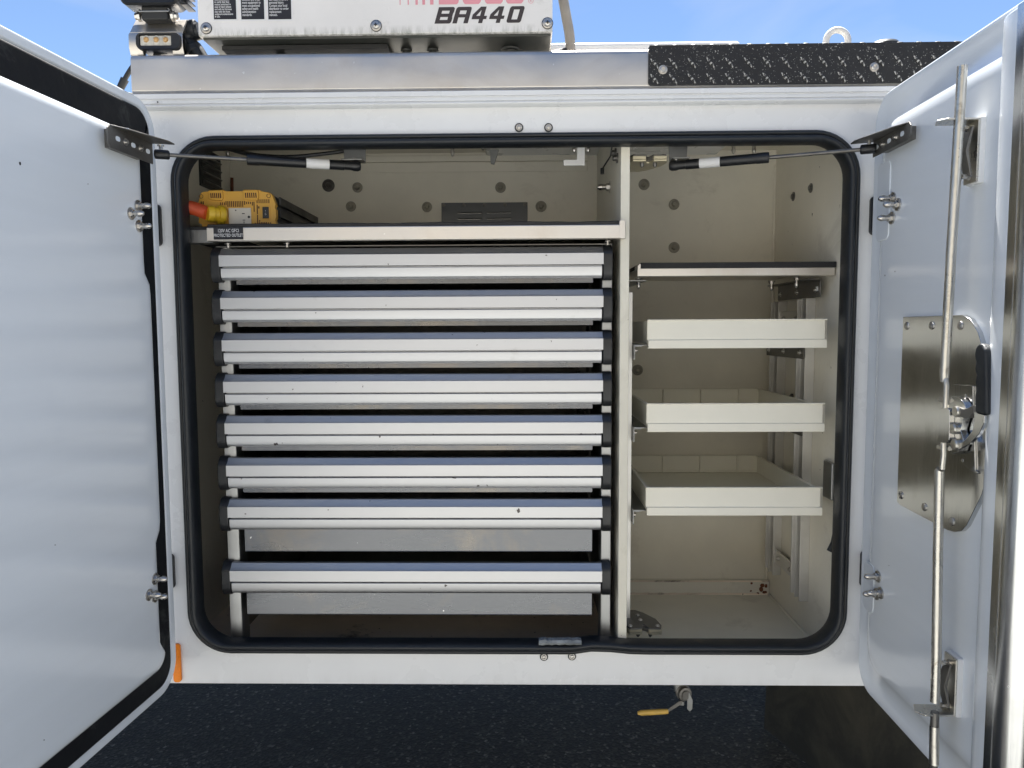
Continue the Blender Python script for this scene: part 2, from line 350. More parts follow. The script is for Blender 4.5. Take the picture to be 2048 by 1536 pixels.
# screws on the face
def screw(parent, name, p, d, r, m=None, rings=True, depth=.4, up_=None):
    b = MB(); p = Vector(p); d = Vector(d).normalized()
    b.lathe(p, d, [(-.002, r), (r*.10, r), (r*.16, r*.94), (r*.16, r*.72), (r*.38, r*.62), (r*.5, r*.42), (r*.5, r*.26), (r*.30, r*.24), (r*.30, .0001)], 20)
    return b.build(name, m or M['bolt'], parent, bevel=0)
def acorn(parent, p, d, r=.006, length=.022, name='bolt', washer=True):
    """bolt with washer, hex nut and domed end"""
    b = MB(); p = Vector(p); d = Vector(d).normalized()
    if washer: b.lathe(p, d, [(-.001, r*1.8), (.0012, r*1.8), (.0018, r*1.6)], 18)
    b.lathe(p+d*.001, d, [(0, r*1.15), (r*.9, r*1.15), (r*.9, r*.7)], 6)
    b.lathe(p+d*(.001+r*.9), d, [(0, r*.78), (length*.35, r*.78), (length*.4, r*.95), (length*.65, r*.95), (length*.9, r*.6), (length, .0005)], 12)
    return b.build(name, M['bolt'], parent, bevel=0)
for px, py in ((1038, 255), (1097, 255), (1088, 1314), (1144, 1313)):
    x, z = at(px, py, -.002)
    b = MB(); b.lathe((x, -.0005, z), (0, -1, 0), [(0, .0085), (.0012, .0085), (.0014, .0075)], 24); o = b.build('washer', M['rubber'], T, bevel=0)
    screw(T, 'strike_bolt', (x, -.0022, z), (0, -1, 0), .0062)
# hinges on the face
for (px, py0, py1, side) in ((320, 408, 492, 1), (346, 1108, 1178, 1), (1743, 392, 470, -1), (1724, 1102, 1175, -1)):
    x, z0 = at(px, py1, -.006); z1 = at(px, py0, -.006)[1]
    xa, xb = sorted((x-side*.03, x+side*.0035))
    b = MB(); b.prism(rr(xa, xb, z0, z1, .009, 5, 1), 1, -.0075, .001); b.build('hinge_leaf', M['plastic'] if side == 1 else M['rubber'], T, bevel=.002)
    xc = x-side*.012
    b = MB(); b.cyl((xc, -.013, z0+.004), (xc, -.013, z1-.004), .0075, n=16)
    b.build('hinge_barrel', M['white'] if py0 in (392,) else M['alu_dull'], T)
# amber side marker
x0, zlo = at(355, 1364, -.004); zhi = at(355, 1288, -.004)[1]
b = MB(); b.prism(rr(x0-.0075, x0+.0085, zlo, zhi, .0060, 5, 1), 1, -.0060, -.0004)
for i in range(26): b.box(x0+.0062, x0+.0080, -.0068, -.0055, zlo+.008+i*(zhi-zlo-.016)/26, zlo+.0092+i*(zhi-zlo-.016)/26)
o = b.build('side_reflector', M['reflector'], T, bevel=.0008)

# ------------------------------------------------------------------ interior hardware of the compartment
def disc(px, py, r=.017, m='cast', nut=True):
    x, z = at(px, py, YB)
    b = MB(); b.lathe((x, YB+.001, z), (0, -1, 0), [(0, r), (.0025, r), (.0035, r*.93), (.0035, r*.72), (.0022, r*.68), (.0022, r*.45)] + ([(.007, r*.4), (.009, r*.3), (.009, .0001)] if nut else [(.0022, .0001)]), 22)
    return b.build('wall_plug', M[m], T, bevel=0)
for px, py, r in ((657, 371, .0165), (715, 375, .0135), (702, 413, .0135), (854, 414, .0135), (1001, 375, .0140), (1082, 413, .0145), (1288, 369, .0145), (1348, 409, .0140), (1348, 495, .0145), (1275, 740, .0145)):
    disc(px, py, r, 'cast' if px > 660 else 'dark_steel')
# louvre plate on the back wall
xa, z1 = at(883, 406, YB); xb = at(1055, 406, YB)[0]; z0 = z1-.16
b = MB(); b.box(xa, xb, YB-.003, YB+.001, z0, z1); vp = b.build('louvre_plate', M['vent'], T)
xm = (xa+xb)/2
for s in (-1, 1):
    for k in range(3):
        zc = z1-.029-k*.0155
        b = MB(); u0, u1 = (xm-.070, xm-.0065) if s < 0 else (xm+.0065, xm+.070)
        b.prism([(YB-.003, zc+.0050), (YB-.0105, zc+.0008), (YB-.0105, zc-.0005), (YB-.003, zc-.0005)], 0, u0, u1); b.build('louvre', M['stainless'], vp, bevel=.0005)
for k in range(5):
    xk = xa+.006+(xb-xa-.012)*k/4
    screw(vp, 'screw', (xk, YB-.003, z1-.006), (0, -1, 0), .0048, M['dark_steel'])
# dark louvred vent on the left wall
b = MB(); b.box(XL, XL+.004, .30, .42, .345, .44); b.bm.normal_update()
lv = b.build('side_vent', M['plastic'], T)
for k in range(4):
    z = .352+k*.020
    b = MB(); b.prism([(XL+.004, z), (XL+.012, z+.004), (XL+.012, z+.006), (XL+.004, z+.012)], 1, .312, .408); b.build('slat', M['dark_steel'], lv, bevel=.0005)
# stained corner seam, rust runs
b = MB()
for (x, y, z, sx, sz) in ((XL+.012, YB-.006, .31, .006, .16),):
    b.tube([(XL+.004, YB-.004, .16), (XL+.005, YB-.005, .25), (XL+.003, YB-.004, .33), (XL+.006, YB-.006, .40)], [.003, .004, .005, .004], 8)
b.tube([(XL+.01, YB-.01, .335), (XL+.026, YB-.02, .332), (XL+.034, YB-.018, .338)], .004, 8)
b.build('rusty_seam', M['rust'], T, bevel=0)
# ceiling bolts
for px, py, Y in ((905, 297, .42), (966, 306, .36), (1467, 299, .42), (1508, 298, .42), (1402, 312, .33), (455, 300, .4)):
    x, z = at(px, py, Y)
    acorn(T, (x, Y, ZC), (0, 0, -1), .0055, .020, 'ceiling_bolt')
# bolts with nuts through the divider (seen on its left face) 
for px, py in ((1226, 374),):
    Y = .20; x, z = at(px, py, Y)
    acorn(T, (.19, Y, z), (-1, 0, 0), .0075, .022, 'divider_bolt')
for Yk, zk in ((.06, .345), (.09, .362)):
    b = MB(); b.lathe((.19, Yk, zk), (-1, 0, 0), [(0, .010), (.003, .010), (.003, .006), (.009, .006), (.011, .004), (.011, .0001)], 16); b.build('divider_bolt', M['dark_steel'], T, bevel=0)
b = MB(); b.tube([(.186, .12, .39), (.183, .13, .365), (.17, .13, .345), (.166, .13, .338)], .0016, 6); b.cyl((.166, .13, .34), (.166, .13, .328), .004); b.build('divider_wire', M['plastic'], T, bevel=0)
# small bolts on the right wall
for px, py in ((1587, 393), (1622, 376)):
    d = fw + rt*(px-1024)/F - up*(py-768)/F; t = (XR-CAM.x)/d.x; p = CAM+d*t
    b = MB(); b.lathe((XR, p.y, p.z), (-1, 0, 0), [(-.001, .011), (.0015, .011), (.0015, .006), (.005, .006), (.005, .0001)], 16); b.build('wall_bolt', M['dark_steel'], T, bevel=0)
# ceiling light wiring box (narrow plate) and white angle hook
Y = .10; xa, za = at(1170, 292, Y); xb, zb_ = at(1127, 331, Y); xc = at(1154, 300, Y)[0]; zc = at(1150, 319, Y)[1]
b = MB(); b.prism([(xb, zb_), (xa, zb_), (xa, ZC), (xc, ZC), (xc, zc), (xb, zc)], 1, Y, Y+.004); b.build('angle_hook', M['sticker'], T, bevel=.0012)
for px in (1148, 1176):
    x = at(px, 300, Y)[0]; acorn(T, (x, Y-.004, at(px, 288, Y)[1]), (0, 0, -1), .0045, .014, 'hook_bolt')
xa, za = at(1030, 290, .3); xb = at(1105, 290, .3)[0]
b = MB(); b.box(xa, xb, .28, .34, ZC-.008, ZC); b.build('ceiling_plate', M['beige'], T, bevel=.002)
b = MB(); xa = at(990, 300, .35)[0]; b.prism([(xa-.012, .432), (xa+.010, .432), (xa-.002, .398), (xa-.010, .400)], 1, .34, .352); b.build('ceiling_tab', M['alu_dull'], T)
# gas strut brackets hanging from the ceiling
def strut_bracket(x0, x1, Y, z):
    b = MB(); s = .006 if x0 > 0 else -.006
    b.prism([(x0, ZC), (x1, ZC), (x1-.004, z), (x0+.008, z)], 1, Y+.020, Y+.023)
    b.prism([(x0+.008, z+.0028), (x1-.004, z+.0028), (x1-.004, z), (x0+.008, z)], 1, Y-.010, Y+.020)
    return b.build('strut_bracket', M['alu_dull'], T)
def ball(p, name='ball_stud', r=.0062):
    b = MB(); b.lathe(Vector(p)+Vector((0, 0, .013)), (0, 0, -1), [(0, r), (.002, r), (.002, r*.5), (.008, r*.5), (.009, r*.8), (.013, r*.9), (.017, r*.6), (.0185, .0005)], 14); return b
YS = .055
xi, zi = at(710, 332, YS); xj, zj = at(1350, 331, YS)
strut_bracket(at(676, 300, YS)[0], at(730, 300, YS)[0], YS, zi+.010)
strut_bracket(at(1335, 300, YS)[0], at(1382, 300, YS)[0], YS, zj+.012)
ball((xi-.002, YS, zi+.002)).build('ball_stud', M['bolt'], T, bevel=0)
ball((xj+.002, YS, zj+.002)).build('ball_stud', M['bolt'], T, bevel=0)
# slam latch strikers fixed to the divider, top and bottom
def striker(zc, flip, name):
    s = -1 if flip else 1
    Yf = .045
    x0, x1 = .2085, .290
    out = [(x0, Yf+.10), (x0+.002, Yf+.02), (x0+.010, Yf), (x0+.036, Yf), (x0+.040, Yf+.02), (x0+.046, Yf+.02), (x0+.052, Yf), (x1-.004, Yf), (x1, Yf+.015), (x1-.006, Yf+.05), (x1-.028, Yf+.085), (x1-.045, Yf+.10)]
    o = None
    b = MB()
    for k, (za, zb_) in enumerate(((0, .0035), (.0045, .0105))):
        b.prism(out, 2, zc+s*za, zc+s*zb_)
    o = b.build(name, M['striker'], T, bevel=.0005)
    b = MB(); b.prism([(x+(.001 if x < .25 else -.001), y+.0015) for x, y in out], 2, zc+s*.0108, zc+s*.0135); b.build('striker_cover', M['dark_steel'], o, bevel=.0004)
    b = MB(); b.prism([(x0+.02, Yf+.05), (x0+.040, Yf+.012), (x0+.052, Yf+.004), (x0+.058, Yf+.03), (x0+.05, Yf+.06)], 2, zc+s*.0036, zc+s*.0104); b.build('latch_pawl', M['dark_steel'], o)
    for (dx, dy) in ((.014, .012), (.038, .07), (.040, .045), (.072, .014)):
        b = MB(); b.lathe((x0+dx, Yf+dy, zc+s*.0130 if flip is False else zc), (0, 0, 1) if not flip else (0, 0, -1 if False else 1), [(0, .0048), (.002, .0045), (.0034, .003), (.0038, .0001)], 14); b.build('rivet', M['bolt'], o, bevel=0)
    for dx in (.030, .056):
        b = MB(); b.lathe((x0+dx, Yf+.012, zc-.0006), (0, 0, -1), [(0, .004), (.006, .004), (.009, .002)], 12); b.build('latch_pin', M['dark_steel'], o, bevel=0)
    b = MB(); b.box(x0-.0003, x0+.003, Yf+.005, Yf+.11, zc-.03, zc+.045); b.build('latch_base', M['alu_dull'], o)
    return o
zl = at(1300, 1262, .045)[1]; zu = at(1308, 318, .045)[1]
striker(zl-.008, False, 'latch_striker')
striker(zu-.004, False, 'latch_striker')
# little things inside: grey foam block and dark clip at the right wall
d = fw + rt*(1664-1024)/F - up*(965-768)/F; t = (XR-CAM.x)/d.x; p = CAM+d*t
b = MB(); b.box(XR-.010, XR, p.y-.02, p.y+.025, p.z-.035, p.z+.045); b.build('wall_bumper', M['alu_dull'], T, bevel=.003)
d = fw + rt*(1664-1024)/F - up*(1085-768)/F; t = (XR-.01-CAM.x)/d.x; p = CAM+d*t
b = MB(); b.tube([(XR-.004, p.y, p.z+.018), (XR-.008, p.y-.002, p.z), (XR-.016, p.y-.002, p.z-.018)], .0055, 10); b.build('wall_plug_wire', M['rubber'], T, bevel=0)
# beads of old sealant in the inner corners
b = MB()
for (xc, x2, s) in ((XR, .208, -1),):
    b.tube([(XR-.003, YB-.003, ZF+.036+.02*k) for k in range(0, 56)], [.0035+.0008*math.sin(k*1.9)+.0005*math.sin(k*.7) for k in range(0, 56)], 8)
    b.tube([(XR-.002, YB-.022-.012*k, ZF+.001) for k in range(0, 38)], [.004+.0008*math.sin(k*1.7) for k in range(0, 38)], 8)
b.build('sealant_bead', M['beige'], T, bevel=0)
b = MB()
b.tube([(.2085, YB-.022-.0, ZF+.036), (XR-.002, YB-.022, ZF+.036)], .0025, 6); b.tube([(.2085+.012*k, YB-.023, ZF+.0005) for k in range(38)], [.0035+.0009*math.sin(k*2.1) for k in range(38)], 8)
b.build('sealant_bead', M['floor_old'], T, bevel=0)
# rust in the back right floor corner
b = MB()
for k in range(9):
    x = .600+random.random()*.045; y = YB-.0225-random.random()*.004; z = ZF+.002+random.random()*.03
    b.lathe((x, y, z), (random.uniform(-.4, .4), -1, random.uniform(-.3, .3)), [(0, .003+random.random()*.004), (.0012, .0015), (.0014, .0001)], 7)
b.build('rust_flakes', M['rust'], T, bevel=0)

# ------------------------------------------------------------------ doors
def door_T(Xh, Yh, side, dl):
    eu = Vector((side*math.sin(dl), -math.cos(dl), 0)); ew = Vector((-side*math.cos(dl), -math.sin(dl), 0)); ez = Vector((0, 0, 1))
    return Matrix(((eu.x, ew.x, ez.x, Xh), (eu.y, ew.y, ez.y, Yh), (eu.z, ew.z, ez.z, 0), (0, 0, 0, 1)))
def pick(TT, px, py, w=0):
    """local (u, z) of the point of the door's own plane at height w that shows at a photo pixel"""
    I = TT.inverted(); o = I @ CAM; d = I.to_3x3() @ (fw + rt*(px-1024)/F - up*(py-768)/F)
    t = (w-o.y)/d.y; q = o+d*t; return q.x, q.z
ZD0, ZD1 = -.7145, .4315
# left door
TL = door_T(-.7108, -.032, -1, math.radians(4)); WL = .90
LP = lambda ins, w, r=.06, n=8, m=48, U0=0: [(u, w, z) for u, z in rr(ins+U0, WL-ins, ZD0+ins, ZD1-ins, max(r-ins, .012), n, m)]
b = MB(TL)
def sst(x): x = min(max(x, 0), 1); return x*x*(3-2*x)
def notch(u, z, ref):                                            # the panel steps back round the hinges
    k = max(sst((z+.02-.10)/.03)*(1-sst((z-.335)/.02)), sst((z+.632)/.03)*(1-sst((z+.405)/.03)))
    return u + (.017*k if abs(u-ref) < .004 else 0)
pan = lambda e, w: [(notch(u, z, .046+e), w, z) for u, z in rr(.046+e, WL-.07-e, -.655+e, .357-e, .030, 8, 48)]
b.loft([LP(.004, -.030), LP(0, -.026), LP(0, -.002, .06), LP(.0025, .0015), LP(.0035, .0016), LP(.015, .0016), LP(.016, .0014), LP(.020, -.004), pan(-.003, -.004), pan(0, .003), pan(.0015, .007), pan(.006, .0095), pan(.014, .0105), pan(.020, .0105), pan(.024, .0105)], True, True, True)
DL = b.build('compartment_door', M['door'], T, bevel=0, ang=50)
DL['label'] = 'wide left door, its pale panel edged by a black band'
# black foam band between flange and panel
fo = lambda e, w: [(u, w, z) for u, z in rr(.0235+e, WL-.03-e, ZD0+.020+e, ZD1-.021-e, .040, 8, 48)]
fi = lambda e, w: [(notch(u, z, .0455-e), w, z) for u, z in rr(.0455-e, WL-.068+e, -.654-e, .356+e, .032, 8, 48)]
b = MB(TL); b.loft([fo(0, -.003), fo(.0006, .003), fo(.003, .0045), fo(.005, .0046), fi(.005, .0046), fi(.003, .0045), fi(.0005, .003), fi(.0005, -.003)])
b.build('foam_band', M['foam'], DL, bevel=0, ang=60)
# hinge pads and bolts
def pads(TT, dobj, pads_, bolts, matn, h):
    for (pa, pb, w0, w1) in pads_:
        u0, z1 = pick(TT, *pa, w0); u1, z0 = pick(TT, *pb, w0)
        u0, u1 = sorted((u0, u1)); b = MB(TT)
        b.loft([[(u, w0-.006, z) for u, z in rr(u0, u1, z0, z1, .012, 6, 2)], [(u, w1-.001, z) for u, z in rr(u0, u1, z0, z1, .012, 6, 2)], [(u, w1, z) for u, z in rr(u0+.001, u1-.001, z0+.001, z1-.001, .011, 6, 2)]], True, True, True)
        b.build('hinge_pad', M[matn], dobj, bevel=0)
    for (px, py, w) in bolts:
        u, z = pick(TT, px, py, w+.008); p = Vector((u, w, z))
        q = TT @ p; dvec = TT.to_3x3() @ Vector((0, 1, 0)); acorn(dobj, q, dvec, .0062, .019)
pads(TL, DL, [],
     [(284, 412, .0105), (270, 427, .0105), (286, 452, .0105), (318, 1158, .0105), (306, 1190, .0105), (318, 1193, .0105)], 'door', 0)
def chip(TT, dobj, px, py, w_, r, m='plastic'):
    u, z = pick(TT, px, py, w_); b = MB(TT)
    b.loft([[(u+r*(1+.3*random.random())*math.cos(a), w_+h, z+1.3*r*(1+.3*random.random())*math.sin(a)) for a in [2*math.pi*i/9 for i in range(9)]] for h in (-.0004, .0003)], True, True, True)
    b.build('paint_chip', M[m], dobj, bevel=0)
chip(TL, DL, 40, 327, .0105, .0017); chip(TL, DL, 176, 368, .0105, .0006); chip(TL, DL, 110, 1090, .0105, .0007); chip(TL, DL, 88, 1480, .0105, .0007)
# right door
TR = door_T(.670, -.02, 1, math.radians(-1.0)); WR = .535
RP = lambda ins, w, r=.055: [(u, w, z) for u, z in rr(ins, WR-ins, ZD0+ins, ZD1-ins, max(r-ins, .012), 8, 10)]
def RQ(a, bb, c, d, w, r): return [(u, w, z) for u, z in rr(a, bb, c, d, r, 8, 10)]
b = MB(TR)
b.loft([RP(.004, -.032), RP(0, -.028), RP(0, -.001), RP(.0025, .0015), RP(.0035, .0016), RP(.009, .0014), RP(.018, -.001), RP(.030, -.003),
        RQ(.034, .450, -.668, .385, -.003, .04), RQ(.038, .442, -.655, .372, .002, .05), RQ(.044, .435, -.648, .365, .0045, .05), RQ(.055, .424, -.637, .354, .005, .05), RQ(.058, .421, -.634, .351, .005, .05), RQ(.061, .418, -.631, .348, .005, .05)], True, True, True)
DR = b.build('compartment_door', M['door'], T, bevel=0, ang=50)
DR['label'] = 'narrow right door carrying the lock rods'
b = MB(TR)                                                       # moulded stile that rises to the free edge
cs = [(.384, .0045), (.389, .0056), (.394, .0080), (.400, .0120), (.407, .0170), (.414, .0212), (.422, .0245), (.432, .0265), (.444, .027), (.534, .027), (.534, -.0005), (.384, -.0005)]
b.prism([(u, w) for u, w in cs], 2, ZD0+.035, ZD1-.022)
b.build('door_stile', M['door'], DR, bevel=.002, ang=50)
b = MB(TR)
cs = [(.455, .0272), (.455, .0300), (.477, .0300), (.481, .0315), (.484, .036), (.489, .0415), (.496, .045), (.504, .0465), (.514, .045), (.522, .040), (.528, .030), (.536, .024), (.556, .022), (.556, .018), (.5355, .018), (.5355, .0272)]
b.prism([(u, w) for u, w in cs], 2, ZD0+.02, ZD1-.021)
b.build('astragal_strip', M['stainless'], DR, bevel=.001, ang=50)
pads(TR, DR, [((1763, 330), (1783, 478), .0, .0065), ((1735, 1120), (1752, 1230), .0, .0065)],
     [(1776, 397, .0065), (1786, 409, .0065), (1774, 436, .0065), (1747, 1153, .0065), (1752, 1186, .0065), (1744, 1188, .0065)], 'door', 0)
for px, py, r in ((1770, 551, .0011), (1790, 543, .0009), (1778, 1131, .0007), (2024, 650, .0006)): chip(TR, DR, px, py, .005, r)
# stainless lock plate
wp = .012
pl = [pick(TR, px, py, wp) for px, py in ((1806, 634), (1924, 630), (1940, 638), (1956, 665), (1968, 705), (1975, 760), (1975, 860), (1971, 960), (1963, 990), (1932, 1052), (1922, 1062), (1908, 1064), (1894, 1060), (1800, 1010), (1794, 1003), (1794, 996))]
b = MB(TR); b.prism([(u, z) for u, z in pl], 1, .004, wp)
lp = b.build('lock_plate', M['stainless'], DR, bevel=.0008)
for px, py in ((1814, 652), (1864, 651), (1921, 651), (1802, 990), (1849, 1014), (1904, 1043), (1934, 792), (1929, 920)):
    u, z = pick(TR, px, py, wp); r = .0068 if py not in (792, 920) else .004
    b = MB(TR); b.lathe((u, wp, z), (0, 1, 0), [(0, r), (.0015, r*.95), (.003, r*.6), (.0035, .0002)], 16); b.build('rivet', M['bolt'], DR, bevel=0)
# lock mechanism : cover cam, arms, handle
wc = .022
def polyw(name, pts, w0, w1, m, bev=.0008):
    q = [pick(TR, px, py, w1) for px, py in pts]; b = MB(TR); b.prism(q, 1, w0, w1); return b.build(name, M[m], DR, bevel=bev)
polyw('lock_base', ((1908, 768), (1945, 772), (1950, 940), (1956, 945), (1954, 948), (1940, 940), (1905, 905)), .012, .0145, 'stainless')
polyw('lock_cam', ((1903, 792), (1918, 795), (1928, 806), (1934, 822), (1926, 840), (1921, 860), (1928, 884), (1922, 902), (1904, 908), (1895, 900), (1888, 884), (1890, 818)), .016, .026, 'stainless')
polyw('lock_cover', ((1880, 816), (1896, 816), (1899, 822), (1898, 880), (1893, 886), (1875, 884)), .026, .034, 'stainless')
q = [(1914, 812), (1926, 818), (1936, 816), (1945, 810), (1946, 826), (1938, 836), (1926, 836), (1916, 830)]
polyw('handle_boss', q, .020, .030, 'dark_steel')
polyw('handle_arm', ((1948, 824), (1968, 830), (1968, 846), (1958, 868), (1938, 888), (1915, 900), (1910, 893), (1930, 880), (1944, 862), (1948, 845)), .026, .031, 'stainless')
hp = [(1957, 686), (1963, 688), (1970, 700), (1972, 830), (1948, 826), (1948, 790), (1951, 778), (1948, 764), (1951, 750), (1947, 738), (1950, 724), (1947, 710), (1950, 694)]
polyw('handle_grip', hp, .020, .033, 'rubber', .004)
for px, py in ((1914, 823), (1908, 857), (1911, 889)):
    u, z = pick(TR, px, py, .030); b = MB(TR); b.lathe((u, .024, z), (0, 1, 0), [(0, .0085), (.008, .0085), (.0095, .007), (.0095, .0001)], 20); b.build('pivot_pin', M['zinc'], DR, bevel=0)
for px, py in ((1884, 800), (1882, 895)):
    u, z = pick(TR, px, py, .03); b = MB(TR); b.cyl((u-.006, .030, z), (u+.010, .030, z), .0042, n=10); b.build('cotter_pin', M['zinc'], DR)
# rods, in the plane w = .045
wr = .042
def rod(name, pts, r, m='zinc'):
    b = MB(TR); P3 = []
    for px, py in pts:
        u, z = pick(TR, px, py, wr); P3.append((u, wr, z))
    b.tube(P3, r, 14); return b.build(name, M[m], DR, bevel=0)
rod('upper_rod', [(1925, 132), (1915, 300), (1904, 480), (1895, 640), (1889, 745), (1889, 764)], [.0068]*4+[.0066, .0055])
rod('upper_rod_end', [(1890, 756), (1893, 770), (1891, 816)], [.0045, .004, .004])
rod('rod_neck', [(1887, 886), (1887, 910), (1884, 938)], [.004, .004, .0042])
rod('lower_rod', [(1881, 938), (1879, 942), (1876, 1100), (1873, 1300), (1870, 1404)], [.0055, .0068, .0068, .0068, .0068])
rod('rod_sleeve', [(1870, 1424), (1869, 1455)], [.0062, .0062], 'dark_steel')
rod('lower_rod', [(1869, 1452), (1868, 1528)], [.0068, .0068])
rod('rod_tip', [(1868, 1526), (1867, 1536), (1866, 1580)], [.006, .0052, .0052], 'dark_steel')
# rod guides : spacer block, L bracket, hinge tongue, bolts
def guide(top, bot, flip):
    pa, pb = top, bot
    u0, z1 = pick(TR, pa[0], pa[1], .01); u1, z0 = pick(TR, pb[0], pb[1], .01)
    u1 = u0
    wd = .036
    uc, _ = pick(TR, (pa[0]+pb[0])/2, (pa[1]+pb[1])/2, .012)
    b = MB(TR); b.box(uc-.016, uc+.016, .003, .013, z0, z1); b.build('guide_spacer', M['white'], DR, bevel=.002)
    t = .003
    b = MB(TR); b.box(uc-.016, uc+.016, .013, .013+t, z0+.002, z1-.002)
    zf = z0+.002 if flip else z1-.002-t
    b.prism([(uc-.016, .013), (uc+.016, .013), (uc+.016, .058), (uc+.004, .068), (uc-.016, .060)], 2, zf, zf+t)
    b.build('rod_guide', M['zinc'], DR, bevel=.0008)
    b = MB(TR); zz = [z0+.012, (z0+z1)/2, z1-.012]
    b.prism([(.018, zz[0]), (.024, zz[1]), (.018, zz[2]), (.021, zz[2]), (.029, zz[1]), (.021, zz[0])], 0, uc-.008, uc+.010); b.build('spring_tongue', M['dark_steel'], DR)
    for z in (z0+.012, z1-.014):
        b = MB(TR); b.lathe((uc, .016, z), (0, 1, 0), [(0, .006), (.004, .006), (.005, .004), (.011, .004), (.011, .0001)], 6); b.build('bolt', M['bolt'], DR, bevel=0)
guide((1948, 240), (1946, 370), False)
guide((1905, 1306), (1902, 1424), True)

# strut mounting angles on the doors
def door_angle(TT, dobj, pts, tip, w0):
    q = [pick(TT, px, py, w0) for px, py in pts]
    us = [p[0] for p in q]; zs = [p[1] for p in q]
    u0, u1, z0, z1 = min(us), max(us), min(zs), max(zs)
    b = MB(TT)
    b.prism([(u0, z0), (u1-.008, z0), (u1, z0+.008), (u1, z1-.008), (u1-.008, z1), (u0, z1)], 1, w0-.0025, w0)
    ang = b.build('strut_angle', M['dark_steel'], dobj, bevel=.0008)
    uf, zf = tip
    b = MB(TT); b.prism([(u0, w0-.0002), (u1-.010, w0-.0002), (u1-.035, w0+.012), (u0+.010, w0+.038), (u0-.012, w0+.036)], 2, z1-.0025, z1)
    b.build('strut_angle_flange', M['dark_steel'], dobj, bevel=.0008)
    for k in range(5):                                            # slots and holes, bright where the door shows through
        uu = u0+.016+k*(u1-u0-.03)/4.6; b = MB(TT)
        if k % 2: b.lathe((uu, w0, (z0+z1)/2), (0, 1, 0), [(0, .0062), (.0012, .0060), (.0012, .0035), (.0045, .003), (.0045, .0001)], 14); b.build('bolt', M['bolt'], dobj, bevel=0)
        else:
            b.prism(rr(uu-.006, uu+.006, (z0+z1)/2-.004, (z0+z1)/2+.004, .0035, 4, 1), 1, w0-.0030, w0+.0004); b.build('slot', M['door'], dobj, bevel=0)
    for k in range(4):
        uu = u0+.012+k*(u1-u0-.045)/3.2
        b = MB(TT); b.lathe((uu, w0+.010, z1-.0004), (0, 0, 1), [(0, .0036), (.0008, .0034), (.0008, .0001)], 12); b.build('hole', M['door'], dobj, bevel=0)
    b = MB(TT); b.box(u0+.02, u1-.02, .003, w0-.002, z0+.004, z1-.004); b.build('angle_spacer', M['dark_steel'], dobj)
    return (u0, u1, z0, z1)
wa = .030
eL = door_angle(TL, DL, ((305, 285), (215, 262), (228, 296), (300, 326)), (0, 0), wa)
eR = door_angle(TR, DR, ((1746, 285), (1822, 240), (1816, 278), (1748, 314)), (0, 0), .024)

# gas struts
def strut(p_door, p_in, label, rot_sticker, fr_rod, name='gas_strut'):
    A = Vector(p_door); B = Vector(p_in); d = (B-A).normalized(); Ln = (B-A).length
    t = thing(name, A, label, 'gas strut', 'gas struts holding the compartment doors')
    b = MB(); b.lathe(A-d*.012, d, [(0, .0035), (.001, .0078), (.003, .0088), (.024, .0088), (.026, .0078), (.027, .0045)], 16); b.build('rod_socket', M['plastic'], t, bevel=0)
    b = MB(); b.cyl(A+d*.012, A+d*(Ln*fr_rod), .0036, n=14); b.build('piston_rod', M['dark_steel'], t)
    s0 = A+d*(Ln*fr_rod)
    b = MB(); L2 = Ln*(1-fr_rod)-.022
    b.lathe(s0, d, [(0, .004), (.0005, .0095), (.002, .0103), (.022, .0103), (.024, .0097), (L2*.2, .0097), (L2, .0097), (L2+.001, .006)], 20); b.build('cylinder', M['plastic'], t, bevel=0)
    b = MB(); b.lathe(B-d*.026, d, [(0, .006), (.001, .0088), (.018, .0088), (.024, .0105), (.032, .0105), (.037, .008), (.038, .0005)], 16); b.build('end_socket', M['plastic'], t, bevel=0)
    s0b = s0+d*(L2*rot_sticker[0]); b = MB(); b.lathe(s0b, d, [(0, .0097), (.0002, .0100), (L2*rot_sticker[1], .0100), (L2*rot_sticker[1]+.0002, .0097)], 20); b.build('sticker', M['sticker'], t, bevel=0)
    return t, s0b, d, L2*rot_sticker[1]
YA = -.075
xa, za = at(322, 309, YA); xb, zb_ = at(1738, 298, YA)
stL = strut((xa, YA, za), (xi, YS, zi), 'black gas strut with a white sticker holding the wide left door', (.60, .24), .42)
stR = strut((xb, YA, zb_), (xj, YS, zj), 'black gas strut with a silver sticker holding the narrow right door', (.58, .25), .49)
for (x, z, dob) in ((xa, za, DL), (xb, zb_, DR)):
    ball((x, YA, z+.004)).build('ball_stud', M['bolt'], dob, bevel=0)

# ------------------------------------------------------------------ text
def text(s, size, pos, m, parent, name='lettering', xdir=(1, 0, 0), ydir=(0, 0, 1), align='LEFT', shear=0, bold=0, spacing=1, xs=1):
    c = bpy.data.curves.new('t', 'FONT'); c.body = s; c.size = size; c.align_x = align; c.shear = shear; c.offset = bold; c.space_character = spacing; c.extrude = 0; c.space_line = .86
    c.resolution_u = 2
    o = bpy.data.objects.new('t', c); COL.objects.link(o)
    me = bpy.data.meshes.new_from_object(o.evaluated_get(bpy.context.evaluated_depsgraph_get()))
    COL.objects.unlink(o); bpy.data.objects.remove(o)
    xd = Vector(xdir)*xs; yd = Vector(ydir); nz = Vector(xdir).cross(yd)
    me.transform(Matrix(((xd.x, yd.x, nz.x, pos[0]), (xd.y, yd.y, nz.y, pos[1]), (xd.z, yd.z, nz.z, pos[2]), (0, 0, 0, 1))))
    me.name = name
    return mesh_obj(name, me, m, parent, 0, False)
